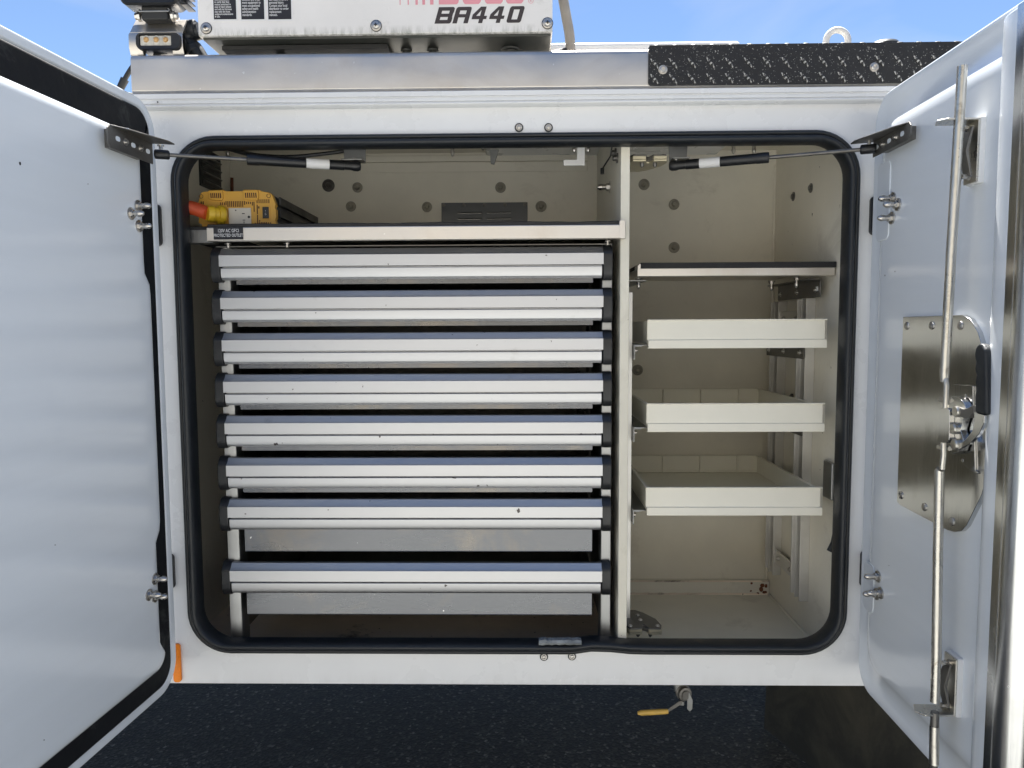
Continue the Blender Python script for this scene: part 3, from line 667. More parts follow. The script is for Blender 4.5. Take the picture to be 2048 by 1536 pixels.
for (st, s0b, d, L_) in (stL, stR):
    dd = d if d.x > 0 else -d; org = s0b if d.x > 0 else s0b+d*L_
    u_ = Vector((0, -1, 0)).cross(dd)*-1
    if u_.z < 0: u_ = -u_
    o = text('GAS SPRING\nDO NOT OPEN' if False else '------ -- ---\n--- ----', .0042, org+dd*.003+Vector((0, -.0103, .0006)), M['print_dark'], st, 'sticker_print', tuple(dd), tuple(u_.normalized()), xs=1.2)

# ------------------------------------------------------------------ drawer cabinet
YD = .012                                                      # front of the drawers
CB = thing('drawer_cabinet', (-.22, .2, ZF), 'cabinet of eight silver aluminium drawers filling the left compartment', 'drawer cabinet')
xL, xR = X(437, YD, 520), X(1212, YD, 520)
xL = X(448, YD, 830); xR = X(1206, YD, 830)
z_of = lambda py: at(800, py, YD)[1]
tops = [507.4, 593, 678, 761.5, 845, 930, 1013.5, 1141.8]       # upper edge of the main band, photo rows
def drawer(k, zt):
    deep = k >= 6
    dr = bpy.data.objects.new('drawer', None); COL.objects.link(dr)
    dr.location = (0, 0, 0); dr.parent = CB; dr.matrix_parent_inverse = WM[CB.name].inverted(); WM[dr.name] = Matrix()
    if deep: dr['label'] = 'deeper drawer with a plain sheet panel below its front'
    h1, gap, h2 = .0232, .0030, .0235
    cs = [(YD+.020, zt+.0135), (YD+.015, zt+.0135), (YD+.0125, zt+.0125), (YD+.0095, zt+.0088), (YD+.0055, zt+.0038), (YD+.0015, zt+.0002), (YD, zt-.0008), (YD, zt-h1), (YD+.010, zt-h1-.0006), (YD+.010, zt-h1-gap+.0004), (YD+.0018, zt-h1-gap-.0002),
          (YD+.0008, zt-h1-gap-.0012), (YD+.001, zt-h1-gap-.013), (YD+.003, zt-h1-gap-.019), (YD+.0075, zt-h1-gap-h2), (YD+.020, zt-h1-gap-h2)]
    b = MB(); A = [(xL if y < YD+.001 or z > zt-.012 else xL+.0035, y, z) for y, z in cs]; B = [(xR if z > zt-h1-.001 else xR-.0035, y, z) for y, z in cs]
    A = [((xL if z > zt-h1-.0001 else xL+.003), y, z) for y, z in cs]; B = [((xR if z > zt-h1-.0001 else xR-.003), y, z) for y, z in cs]
    b.loft([A, B], True, True, True); b.build('drawer_front', M['anod'], dr, bevel=.0003, ang=25)
    zb0 = zt-h1-gap-h2
    for s, xe in ((-1, xL), (1, xR)):
        b = MB(); x_in, x_out = xe-s*.001, xe+s*.0185
        xa_, xb_ = sorted((x_in, x_out))
        pr = [(YD+.030, zt+.0165), (YD+.016, zt+.0165), (YD+.008, zt+.010), (YD+.0015, zt+.001), (YD+.0008, zt-.004), (YD+.0008, zt-.036), (YD+.003, zt-.045), (YD+.010, zb0-.0045), (YD+.030, zb0-.0045)]
        b.prism(pr, 0, xa_, xb_); b.build('end_cap', M['plastic'], dr, bevel=.0025)
    # sheet metal box behind the front: side walls, base and the lip or panel that shows below the front
    hh = .046 if deep else .0092
    b = MB(); b.box(xL+.030, xR-.020, YD+.010, YD+.012, zb0-hh, zb0+.002)
    if deep: b.box(xL+.030, xR-.020, YD+.010, YD+.018, zb0-hh-.0012, zb0-hh)
    b.build('lower_panel', M['sheet'], dr, bevel=.0006)
    b = MB(); b.box(xL+.030, xR-.020, YD+.0125, .44, zb0-hh+.001, zb0-hh+.003)
    b.box(xL+.030, xL+.032, YD+.0125, .44, zb0-hh+.003, zt-.004); b.box(xR-.022, xR-.020, YD+.0125, .44, zb0-hh+.003, zt-.004)
    b.build('drawer_box', M['dark_steel'], dr, bevel=0)
    return dr
for k, py in enumerate(tops): drawer(k, z_of(py))
# cabinet carcass
zct, zcb = at(800, 489, .03)[1], ZF+.0005
for s, xe in ((-1, xL), (1, xR)):
    xa_, xb_ = (xe-.012, xe+.014) if s < 0 else (xe-.002, xe+.0195)
    b = MB(); pr = [(xa_, .048), (xa_, .036), (xb_-.006, .036), (xb_-.002, .0375), (xb_, .041), (xb_, .075), (xb_-.002, .075), (xb_-.002, .048)] if s < 0 else [(xb_, .048), (xb_, .036), (xa_+.006, .036), (xa_+.002, .0375), (xa_, .041), (xa_, .075), (xa_+.002, .075), (xa_+.002, .048)]
    b.prism(pr, 2, zcb, zct); b.build('post', M['alu_dull'], CB, bevel=.0008)
    b = MB(); b.box(xe+s*.012-.001, xe+s*.012+.001, .05, .46, zcb+.05, zct-.004); b.build('side_panel', M['dark_steel'], CB, bevel=0)
    b = MB(); b.box(*(sorted((xe+s*.003, xe+s*.010))), .38, .46, zcb, zct); b.build('post', M['dark_steel'], CB)
b = MB(); b.box(xL-.01, xR+.01, .45, .453, ZF+.05, zct-.004); b.build('back_panel', M['dark_steel'], CB, bevel=0)
b = MB(); b.box(xL-.012, xR+.018, .03, .46, zct-.003, zct-.001); b.build('top_panel', M['dark_steel'], CB, bevel=0)

# ------------------------------------------------------------------ shelf above the drawers
YH = -.002
xs0, xs1 = X(413, YH, 465), X(1251, YH, 460)
zs1 = at(830, 452, YH)[1]; zs0 = at(830, 480, YH)[1]
SH = thing('metal_shelf', (-.22, .2, zs0), 'long aluminium shelf with a black rubber mat above the drawers', 'shelf', 'aluminium shelves inside the truck body')
b = MB(); b.prism([(YH, zs0+.002), (YH+.002, zs0), (YH+.010, zs0), (YH+.010, zs0+.002), (YH+.002, zs0+.0025), (YH+.002, zs1-.002), (YH+.46, zs1-.002), (YH+.46, zs1), (YH+.001, zs1), (YH, zs1-.001)], 0, xs0, xs1)
b.build('shelf_pan', M['alu'], SH, bevel=.0008)
b = MB(); pts = rr(xs1-.012, xs1, zs0, zs1+.009, .004, 4, 1); b.prism(pts, 1, YH-.0004, YH+.02); b.build('shelf_end', M['alu'], SH, bevel=.001)
b = MB(); b.box(XL+.002, xs0-.0005, YH+.03, YH+.06, zs0+.001, zs1); b.build('shelf_ledger', M['alu_dull'], SH)
zm = zs1+.0068
NXm = 60; Tm = []; Bm = []
b = MB()
xa_, xb_ = XL+.003, xs1-.0125
ys = [YH+.003, YH+.44]
lo = [(xa_+(xb_-xa_)*i/NXm) for i in range(NXm+1)]
wob = [.0006*math.sin(i*.55)+.0004*math.sin(i*1.7) for i in range(NXm+1)]
fr = lambda x: .0 if x > xs0 else .03
b.loft([[(x, ys[1], zs1+.0002) for x in lo], [(x, YH+.0025+fr(x), zs1+.0002) for x in lo], [(x, YH+.0015+fr(x), zm-.001+w_) for x, w_ in zip(lo, wob)], [(x, YH+.0045+fr(x), zm+.0005+w_) for x, w_ in zip(lo, wob)], [(x, ys[1], zm) for x in lo]], close=False)
b.build('rubber_mat', M['mat'], SH, bevel=0)
# screws under the shelf
for px in (457, 575, 1215):
    x = X(px, .03, 490); b = MB(); b.lathe((x, .028, zs0-.0005), (0, 0, -1), [(0, .007), (.002, .007), (.002, .0035), (.009, .0035), (.009, .0001)], 12); b.build('shelf_screw', M['bolt'], SH, bevel=0)
# label
xa_, z1_ = at(427, 456, YH); xb_, z0_ = at(487, 479, YH)
LB = thing('outlet_label', ((xa_+xb_)/2, YH, z0_), 'black printed outlet label stuck on the left end of the long shelf edge', 'label')
b = MB(); b.box(xa_, xb_, YH-.0009, YH-.0003, z0_, z1_+.0005); b.build('label_plate', M['sticker_black'], LB, bevel=0)
h_ = z1_-z0_
text('120V AC GFCI', h_*.42, ((xa_+xb_)/2, YH-.0012, z0_+h_*.62), M['print_white'], LB, 'lettering', align='CENTER', bold=.0001, xs=.72)
text('PROTECTED OUTLET', h_*.37, ((xa_+xb_)/2, YH-.0012, z0_+h_*.24), M['print_white'], LB, 'lettering', align='CENTER', bold=.0001, xs=.72)

# ------------------------------------------------------------------ inverter on the shelf
YI = .060
ix0, ix1 = X(395, YI, 430), X(552, YI, 430); iz0 = zm+.0005; iz1 = at(480, 379, YI)[1]
IW, IH = ix1-ix0, iz1-iz0
IV = thing('power_inverter', ((ix0+ix1)/2, YI+.1, iz0), 'yellow and black power inverter on the shelf at upper left', 'inverter')
P_ = lambda a, c: (ix0+a*IW, iz0+c*IH)                         # fractions of the front
b = MB()
b.prism([P_(.02, 0), P_(.02, .45), P_(.0, .55), P_(.03, .85), P_(.10, .92), P_(.90, .92), P_(.98, .82), P_(1.0, .5), P_(.99, 0)], 1, YI+.012, YI+.30)
b.build('case', M['plastic'], IV, bevel=.002)
for c in (.3, .62):
    b = MB(); b.box(ix1-.001, ix1+.004, YI+.02, YI+.296, iz0+c*IH, iz0+(c+.22)*IH); b.build('cooling_fin', M['plastic'], IV, bevel=.001)
b = MB()
b.prism([P_(.05, .0), P_(.05, .10), P_(.01, .14), P_(.015, .40), P_(.0, .47), P_(.005, .62), P_(.05, .92), P_(.09, .955), P_(.15, .96), P_(.15, .99), P_(.34, 1.0), P_(.36, .96), P_(.58, .96), P_(.60, 1.0), P_(.80, .99), P_(.82, .95), P_(.92, .92), P_(.955, .87), P_(1.0, .60), P_(.985, .52), P_(1.0, .47), P_(1.0, .26), P_(.985, .20), P_(1.0, .12), P_(.99, 0)], 1, YI, YI+.014)
b.build('front_bezel', M['yellow'], IV, bevel=.0015)
for (a0, a1) in ((.155, .345), (.595, .795)):
    b = MB(); b.prism([P_(a0, .97), P_(a0+.01, .73), P_(a1-.02, .71), P_(a1, .78), P_(a1-.01, .98)], 1, YI-.005, YI+.002)
    fb = b.build('bumper', M['yellow'], IV, bevel=.0015)
    for k in range(6):
        c = a0+.03+k*(a1-a0-.06)/5.4
        b = MB(); b.prism([P_(c, .90), P_(c+.004, .77), P_(c+.018, .77), P_(c+.014, .90)], 1, YI-.0054, YI-.004); b.build('slot', M['hole'], IV, bevel=0)
def slot(a, c0, c1, wd=.011):
    b = MB(); x, z = P_(a, c0); b.box(x-wd*IW/2, x+wd*IW/2, YI-.0006, YI+.001, z, iz0+c1*IH); b.build('slot', M['hole'], IV, bevel=0)
for k in range(11): slot(.37+k*.0235, .55 if 1 <= k <= 9 else .6, .70)
for a in (.30, .325, .35): slot(a, .60, .67)
for a in (.63, .655, .68): slot(a, .62, .68)
slot(.705, .58, .68); slot(.725, .42, .68); slot(.765, .36, .60); slot(.765, .14, .34); slot(.785, .50, .56, .015); slot(.79, .16, .20, .012)
for k in range(7): slot(.765+k*.025, .64, .74)
for k in range(6): slot(.765+k*.0225, .03, .15)
slot(.735, .0, .13); slot(.905, .07, .14); slot(.93, .07, .14); slot(.055, .62, .70); slot(.08, .62, .70)
for a in (.055, .915):
    x, z = P_(a, .83); b = MB(); b.lathe((x, YI+.001, z), (0, -1, 0), [(0, .0045), (.0015, .0045), (.0015, .0035), (.0004, .0032), (.0004, .0001)], 16); b.build('case_screw', M['hole'], IV, bevel=0)
b = MB(); (xa_, za_), (xb_, zb_) = P_(.40, .04), P_(.685, .52); b.box(xa_, xb_, YI-.002, YI+.001, za_, zb_); ot = b.build('outlet_plate', M['outlet'], IV, bevel=.001)
for (a, c, wx, wz) in ((.59, .37, .034, .022), (.595, .20, .030, .018), (.595, .14, .010, .05)):
    x, z = P_(a, c); b = MB(); b.box(x-wx*IW/2*1.0, x+wx*IW/2, YI-.0024, YI-.001, z-wz*IH/2, z+wz*IH/2); b.build('socket_slot', M['plastic'], ot, bevel=0)
for (a, c, r) in ((.495, .455, .0013), (.50, .09, .0013), (.66, .28, .0026)):
    x, z = P_(a, c); b = MB(); b.cyl((x, YI-.003, z), (x, YI-.001, z), r, n=12); b.build('plate_button', M['plastic'], ot, bevel=0)
b = MB(); (xa_, za_), (xb_, zb_) = P_(.815, .21), P_(.93, .57); b.box(xa_, xb_, YI-.0015, YI+.001, za_, zb_); b.build('switch_frame', M['yellow'], IV, bevel=.001)
b = MB(); (xa_, za_), (xb_, zb_) = P_(.835, .24), P_(.915, .54); b.box(xa_, xb_, YI-.0035, YI, za_, zb_); sw = b.build('rocker_switch', M['plastic'], IV, bevel=.001)
text('I\n-\nO', .0042, ((xa_+xb_)/2, YI-.0038, za_+.6*(zb_-za_)), M['print_white'], sw, 'switch_mark', align='CENTER')
# plug and corrugated cord
pc = Vector((P_(.36, .32)[0], YI-.004, P_(.36, .32)[1]))
CO = thing('extension_cord', pc, 'orange ribbed power cord with yellow plug pushed into the inverter outlet', 'power cord')
dd = Vector((-1, -.9, .03)).normalized()
b = MB(); b.lathe(pc, dd, [(0, .0135), (.003, .0185), (.010, .0195), (.014, .0185), (.015, .015), (.022, .014), (.024, .0165), (.030, .0165), (.032, .0155), (.036, .015), (.037, .004)], 22); b.build('plug', M['plug'], CO, bevel=0)
p0 = pc+dd*.036; pts = []; rs = []
p1 = Vector((X(360, .0, 415)-.03, .03, at(360, 415, .03)[1]))
N_ = 120
for i in range(N_+1):
    t = i/N_; q = p0.lerp(p1, t); q.z += .006*math.sin(math.pi*t)
    pts.append(q); rs.append(.0128+.0010*(1 if i % 4 < 2 else -1))
pts[-1].x -= .01
b = MB(); b.tube(pts, rs, 16); b.build('ribbed_cord', M['orange'], CO, bevel=0, ang=80)

# hanging cable under the ceiling
HC = MB(); P0 = [at(px, py, .16) for px, py in ((395, 284), (440, 292), (490, 306), (540, 313), (590, 315), (640, 311), (690, 302), (735, 288), (760, 280))]
cr = [(x, .16+.01*math.sin(i), z) for i, (x, z) in enumerate(P0)]
def smooth_path(P, k=4):
    P = [Vector(p) for p in P]; out = []
    for i in range(len(P)-1):
        a, b_, c, d_ = P[max(i-1, 0)], P[i], P[i+1], P[min(i+2, len(P)-1)]
        for j in range(k):
            t = j/k; out.append(.5*((2*b_)+(c-a)*t+(2*a-5*b_+4*c-d_)*t*t+(3*b_-a-3*c+d_)*t**3))
    out.append(P[-1]); return out
HC.tube(smooth_path(cr), .0042, 8); HC.tube([p+Vector((0, .012, .004)) for p in smooth_path(cr)], .0036, 8)
tag(HC.build('hanging_cable', M['plastic'], bevel=0), 'black twin cable sagging under the compartment ceiling above the yellow inverter', 'cable')

# ------------------------------------------------------------------ right compartment: shelf, rack, trays
YR = .10
rx0, rz1 = at(1275, 538, YR); rx1 = .651; rz0 = at(1400, 553, YR)[1]; rz1 = at(1450, 536, YR)[1]
SR = thing('metal_shelf', (.45, .25, rz0), 'short aluminium shelf with black front edge above the white trays', 'shelf', 'aluminium shelves inside the truck body')
b = MB(); b.prism([(YR, rz0+.002), (YR+.002, rz0), (YR+.012, rz0), (YR+.012, rz0+.002), (YR+.002, rz0+.0025), (YR+.002, rz1-.002), (.475, rz1-.002), (.475, rz1), (YR, rz1)], 0, rx0, rx1)
b.build('shelf_pan', M['alu'], SR, bevel=.0008)
b = MB(); b.prism([(rx0, rz1-.001), (rx0+.008, rz1-.001), (rx0+.008, rz1+.010), (rx0+.004, rz1+.010), (rx0, rz1+.005)], 1, YR-.001, YR+.04); b.build('shelf_end', M['alu'], SR, bevel=.001)
b = MB(); b.box(rx0+.006, rx1+.002, YR-.0015, .47, rz1+.0003, rz1+.012); b.build('rubber_mat', M['mat'], SR, bevel=.001)
RK = thing('tray_rack', (.64, .3, ZF+.08), 'aluminium rails and brackets on the walls that carry the white trays', 'rack')
# bracket under the shelf, right wall
def wall_plate(y0, y1, z0_, z1_, x=XR-.022, m='dark_steel', holes=3, name='bracket'):
    b = MB(); b.prism(rr(y0, y1, z0_, z1_, .004, 4, 1), 0, x-.0025, x)
    b.prism([(x, z1_), (x, z1_-.0025), (x-.030, z1_-.0025), (x-.030, z1_)], 1, y0+.004, y1-.004)
    o = b.build(name, M[m], RK, bevel=.0006)
    for k in range(holes):
        yk = y0+.022+(y1-y0-.044)*k/max(holes-1, 1)
        b = MB(); b.lathe((x-.0025, yk, (z0_+z1_)/2-.004), (-1, 0, 0), [(0, .006), (.001, .006), (.001, .0035), (.005, .003), (.005, .0001)], 12); b.build('bolt', M['bolt'], o, bevel=0)
    return o
wall_plate(.125, .385, rz0-.042, rz0-.004)
b = MB(); b.prism(rr(.135, .150, rz0-.030, rz0-.020, .002, 3, 1), 0, XR-.0250, XR-.0243); b.build('bracket_slot', M['sticker'], RK, bevel=0)
for px, py in ((1593, 566), (1543, 576), (1277, 570)):
    Yb = {1593: .17, 1543: .30, 1277: .17}[px]; x, z = at(px, py, Yb); acorn(RK, (x, Yb, rz0+.001), (0, 0, -1), .0045, .018)
b = MB(); b.box(.2085, .262, .13, .34, rz0-.007, rz0-.0045); b.box(.2085, .211, .13, .34, rz0-.03, rz0-.007); b.build('bracket', M['alu_dull'], RK)
# vertical rails
zr1, zr0 = .066, -.634
def rail(x0, x1, y0, y1, z0_, z1_):
    s = 1 if x1 > x0 else -1
    b = MB(); t = .0018
    b.prism([(x1, y0), (x0, y0), (x0, y0+t), (x1-s*t*1, y0+t), (x1-s*t*1, y1-t), (x0, y1-t), (x0, y1), (x1, y1)], 2, z0_, z1_)
    return b.build('rail', M['rail'], RK, bevel=.0006)
for y0 in (.205, .385):
    rail(XR-.022, XR-.0005, y0, y0+.030, zr0, zr1)
    b = MB(); b.box(XR-.030, XR-.022, y0+.030, y0+.036, zr0+.01, zr1-.002); b.box(XR-.012, XR-.0005, y0+.030, y0+.060, zr0+.01, zr1-.002); b.build('rail_flange', M['rail'], RK, bevel=.0006)
rail(.228, .2085, .10, .128, zr0, zr1+.01)
rail(.228, .2085, .39, .415, zr0, zr1+.01)
for z_ in (-.60, .005):
    b = MB(); b.box(XR-.016, XR-.012, .235, .385, z_, z_+.035); b.build('cross_strap', M['rail'], RK)
    for yk in (.28, .36): b = MB(); b.lathe((XR-.016, yk, z_+.017), (-1, 0, 0), [(0, .006), (.003, .006), (.003, .0035), (.006, .003), (.006, .0001)], 8); b.build('bolt', M['bolt'], RK, bevel=0)
b = MB(); b.lathe((XR-.0, .335, -.17), (-1, 0, 0), [(0, .009), (.003, .009), (.003, .005), (.008, .004), (.008, .0001)], 14); b.build('bolt', M['dark_steel'], RK, bevel=0)

YT = .060
tx0, tx1 = at(1293, 840, YT)[0], at(1645, 840, YT)[0]
def tray(ztop, label, first=False):
    t = thing('drawer_tray', ((tx0+tx1)/2, YT+.2, ztop-.06), label, 'tray', 'white trays in the right compartment')
    zb_ = ztop-.0595; Yb = .462
    b = MB(); st = ztop-.0415
    cs = [(YT-.0025, ztop), (YT-.0025, ztop-.0022), (YT, ztop-.0026), (YT, st), (YT-.0035, st-.0012), (YT-.0035, zb_), (YT+.010, zb_), (YT+.010, zb_+.002), (YT+.0018, zb_+.002), (YT+.0018, ztop-.0022), (YT+.006, ztop-.0022), (YT+.006, ztop)]
    xl = tx0; A = []; B = []
    for y, z in cs:
        low = z < st-.001 or z > ztop-.0024
        A.append((tx0+(.002 if z < st-.001 else 0), y, z)); B.append((tx1+(.0035 if low else 0), y, z))
    b.loft([A, B], True, True, True); b.build('tray_front', M['tray'], t, bevel=.0004)
    s0, s1 = zb_+.010, ztop-.003
    b = MB()
    b.box(tx0+.002, tx0+.004, YT+.0105, Yb, s0, s1); b.box(tx0+.0045, tx0+.010, YT+.0105, Yb, s1-.002, s1); b.build('tray_side', M['tray'], t, bevel=.0004)
    b = MB()
    b.box(tx1-.004, tx1-.002, YT+.0105, Yb, s0, s1); b.box(tx1-.010, tx1-.0045, YT+.0105, Yb, s1-.002, s1); b.build('tray_side', M['tray'], t, bevel=.0004)
    b = MB(); b.box(tx0+.002, tx1-.002, Yb, Yb+.002, s0, s1); b.box(tx0+.002, tx1-.002, Yb-.006, Yb-.0003, s1-.002, s1+.0005)
    b.box(tx0+.005, tx1-.005, Yb-.004, Yb-.0003, s0+.002, s0+.006)
    b.build('tray_back', M['tray'], t, bevel=.0004)
    for k in range(5):
        x = tx0+.012+(tx1-tx0-.016)*k/3.55
        if x < tx1-.006: b = MB(); b.box(x-.0009, x+.0009, Yb-.010, Yb-.0002, s0+.002, s1-.0025); b.build('divider_rib', M['tray'], t, bevel=0)
    b = MB(); b.box(tx0+.0045, tx1-.0045, YT+.0105, Yb-.0005, s0-.001, s0+.001); b.build('tray_base', M['tray'], t, bevel=0)
    return t
zT = [at(1450, py, YT)[1] for py in (638.5, 806.5, 974.5)]
t1 = tray(zT[0], 'uppermost white tray, right under the short black-edged shelf')
t2 = copy_tree(t1, (0, 0, zT[1]-zT[0]), 'middle white tray between the upper and the lowest one')
t3 = copy_tree(t1, (0, 0, zT[2]-zT[0]), 'lowest white tray with its empty floor in view')
for i, zt_ in enumerate(zT):                                    # angle brackets that carry the trays
    zk = zt_-.052
    b = MB(); b.box(.2285, .2305, .075, .40, zk-.032, zk-.002); b.box(.2285, .258, .075, .40, zk-.002, zk); b.box(.2305, .245, .075, .078, zk-.004, zk-.002)
    b.build('tray_bracket', M['alu_dull'], RK, bevel=.0006)
    wall_plate(.18, .43, zk-.036, zk-.0, holes=3, name='tray_bracket', x=XR-.032)
    x, z = .238, zk-.010
    b = MB(); b.lathe((.2305, .085, zk-.013), (1, 0, 0), [(0, .005), (.003, .005), (.003, .003), (.006, .003), (.006, .0001)], 10); b.build('bolt', M['bolt'], RK, bevel=0)

# ------------------------------------------------------------------ on the roof: the white equipment cover
YC = -.012
cx0, cz0 = at(397, 73, YC); cx1, _ = at(1105, 62, YC); cz0 = at(750, 67, YC)[1]
CV = thing('equipment_cover', ((cx0+cx1)/2, .15, zt), 'white sheet-metal equipment box marked BA440 on top of the truck', 'equipment box')
b = MB(); b.prism([(YC, cz0), (YC+.003, cz0-.001), (.30, cz0-.001), (.30, cz0+.36), (YC+.002, cz0+.36), (YC, cz0+.358)], 0, cx0, cx1)
b.build('cover_panel', M['cover'], CV, bevel=.0012)
def grime(m, za, h, col, amt, sc=60, xs_=1):
    N = m.node_tree.nodes; L = m.node_tree.links; P = N['Principled BSDF']; prev = P.inputs['Base Color'].links[0].from_socket
    tc = N.new('ShaderNodeTexCoord'); sp_ = N.new('ShaderNodeSeparateXYZ'); L.new(tc.outputs['Object'], sp_.inputs[0])
    r1 = N.new('ShaderNodeMapRange'); r1.inputs[1].default_value = za; r1.inputs[2].default_value = za+h; r1.inputs[3].default_value = 1; r1.inputs[4].default_value = 0; L.new(sp_.outputs[2], r1.inputs[0])
    mp = N.new('ShaderNodeMapping'); mp.inputs['Scale'].default_value = (xs_, 1, .18); L.new(tc.outputs['Object'], mp.inputs[0])
    n = N.new('ShaderNodeTexNoise'); n.inputs['Scale'].default_value = sc; n.inputs['Detail'].default_value = 6; n.inputs['Roughness'].default_value = .7; L.new(mp.outputs[0], n.inputs['Vector'])
    r2 = N.new('ShaderNodeMapRange'); r2.inputs[1].default_value = .42; r2.inputs[2].default_value = .72; L.new(n.outputs[0], r2.inputs[0])
    mu = N.new('ShaderNodeMath'); mu.operation = 'MULTIPLY'; L.new(r1.outputs[0], mu.inputs[0]); L.new(r2.outputs[0], mu.inputs[1])
    m2 = N.new('ShaderNodeMath'); m2.operation = 'MULTIPLY'; m2.inputs[1].default_value = amt; m2.use_clamp = True; L.new(mu.outputs[0], m2.inputs[0])
    mx = N.new('ShaderNodeMix'); mx.data_type = 'RGBA'; L.new(m2.outputs[0], mx.inputs[0]); L.new(prev, mx.inputs[6]); mx.inputs[7].default_value = list(col)+[1]
    L.new(mx.outputs[2], P.inputs['Base Color'])
grime(M['cover'], cz0-.004, .020, (.20, .205, .16), 1.1, 110)
grime(M['white'], ZB-.01, .045, (.42, .40, .36), .30, 26)
b = MB(); b.box(cx0+.006, cx1-.003, YC+.006, .295, cz0-.006, cz0-.0015); b.build('base_tray', M['underside'], CV, bevel=.001)
b = MB(); b.box(cx0+.032, cx0+.36, YC+.03, .295, cz0-.016, cz0-.0075); b.build('base_plate', M['chassis'], CV, bevel=.001)
for px, rad in ((1020, .0125), (865, .008), (812, .008), (560, .010)):
    x = X(px, .05, 95); b = MB(); b.lathe((x, .055, cz0-.0075), (0, 0, -1), [(0, rad*1.5), (.003, rad*1.4), (.004, rad), (.018, rad*.8), (.019, rad*.6), (cz0-.0075-zt, rad*.6)], 18)
    b.build('rubber_foot', M['underside'], CV, bevel=0)
def pan_screw(parent, x, y, z, r):
    b = MB(); b.lathe((x, y, z), (0, -1, 0), [(0, r), (.0018, r), (.002, r*.9), (.0021, r*.72), (.0038, r*.66), (.005, r*.5), (.0058, r*.28), (.006, .0001)], 24); s = b.build('panel_screw', M['bolt'], parent, bevel=0)
    b = MB(); b.lathe((x, y+.0002, z), (0, -1, 0), [(0, r*1.12), (.0012, r*1.12), (.0013, r)], 24); b.build('screw_gasket', M['rubber'], parent, bevel=0)
    b = MB(); b.box(x-r*.32, x+r*.32, y-.0066, y-.0048, z-r*.09, z+r*.09); b.box(x-r*.09, x+r*.09, y-.00662, y-.0048, z-r*.32, z+r*.32); b.build('screw_cross', M['plastic'], s, bevel=0)
for px, py in ((412, 56), (752, 51), (1095, 46)):
    x, z = at(px, py, YC-.002); pan_screw(CV, x, YC-.0002, z, .0098)
YP = YC-.0006
# three black warning stickers
lines = [("could be present if not\nused in accordance\nwith their manufacturer's\nrecommendations\nto verify that they\nreduce emissions in\ncase of injury please\nand will not increase\nstay with the hose,\nassigned contaminants\nin use.", .0052, 428, 473),
         ("air must not be used\nfor additional\nfiltration and treat-\nment equipment to\nmeet occupational\nsafety and health\nadministration\nstandards.", .0066, 483, 529),
         ("read manuals before\nuse, misuse of unit\ncan result in severe\npersonal injury.\nContact your local\ndistributor to order\nreplacement\nmanuals.", .0066, 537, 583)]
for s, sz, pa, pb in lines:
    xa_, z0_ = at(pa, 39, YP); xb_ = at(pb, 39, YP)[0]
    b = MB(); b.prism(rr(xa_-.0025, xb_+.0025, z0_-.003, z0_+.09, .002, 3, 1), 1, YP-.0002, YC-.0001); st = b.build('warning_sticker', M['sticker'], CV, bevel=0)
    b = MB(); b.box(xa_, xb_, YP-.0004, YP-.0002, z0_, z0_+.088); b.build('sticker_panel', M['sticker_black'], st, bevel=0)
    nl = s.count('\n'); lh = sz*.86
    base = z0_+(.0035 if nl > 9 else .0062)
    text(s, sz, (xa_+.0022, YP-.0007, base+nl*lh), M['print_white'], st, 'sticker_lettering', bold=.00012, xs=.76 if nl > 9 else .70)
# big model lettering, drawn as polygons in a slanted box font: unit height 1, slant .31
def glyph(outlines, holes):
    return outlines, holes
def letters(parent, m, specs, z0_, H, sl, Yp, name):
    for (x0_, w_, shapes) in specs:
        b = MB()
        for pts in shapes:
            b.poly([(x0_+a*w_+sl*c*H, Yp, z0_+c*H) for a, c in pts])
        b.build(name, m, parent, bevel=0, smooth=False)
hz = at(940, 46.5, YP)[1]; HH = at(940, 13.5, YP)[1]-hz
def gx(p): return at(p/5.12+760, 46, YP)[0]
B_ = [[(0, 0), (.26, 0), (.26, 1), (0, 1)], [(.26, 0), (.9, 0), (.97, .05), (1, .14), (1, .22), (.26, .22)], [(.26, .40), (.97, .40), (.97, .60), (.26, .60)], [(.26, .78), (1, .78), (1, .90), (.95, .97), (.88, 1), (.26, 1)],
      [(.72, .22), (1, .22), (1, .32), (.97, .40), (.72, .40)], [(.72, .60), (.97, .60), (1, .68), (1, .78), (.72, .78)]]
A_ = [[(0, 0), (.29, 0), (.29, .72), (0, .72)], [(0, .72), (.29, .72), (.29, 1), (.12, 1), (.04, .95), (0, .86)], [(.29, .78), (.71, .78), (.71, 1), (.29, 1)], [(.71, 0), (1, 0), (1, .72), (.71, .72)], [(.71, .72), (1, .72), (1, .88), (.96, .97), (.88, 1), (.71, 1)], [(.29, .36), (.71, .36), (.71, .56), (.29, .56)]]
F_ = [[(.52, 0), (.80, 0), (.80, .24), (.52, .24)], [(0, .24), (1, .24), (1, .44), (0, .44)], [(.52, .44), (.80, .44), (.80, 1), (.52, 1)], [(0, .44), (.26, .44), (.52, .80), (.52, 1), (.42, 1), (0, .52)]]
O_ = [[(0, .12), (.04, .04), (.12, 0), (.30, 0), (.30, 1), (.12, 1), (.04, .96), (0, .88)], [(.70, 0), (.88, 0), (.96, .04), (1, .12), (1, .88), (.96, .96), (.88, 1), (.70, 1)], [(.30, 0), (.70, 0), (.70, .2), (.30, .2)], [(.30, .8), (.70, .8), (.70, 1), (.30, 1)]]
u5 = (gx(1000)-gx(0))/1000
letters(CV, M['print_dark'], [(gx(557), 168*u5, B_), (gx(740), 158*u5, A_), (gx(925), 150*u5, F_), (gx(1105), 150*u5, F_), (gx(1290), 148*u5, O_)], hz, HH, .30, YP, 'model_lettering')
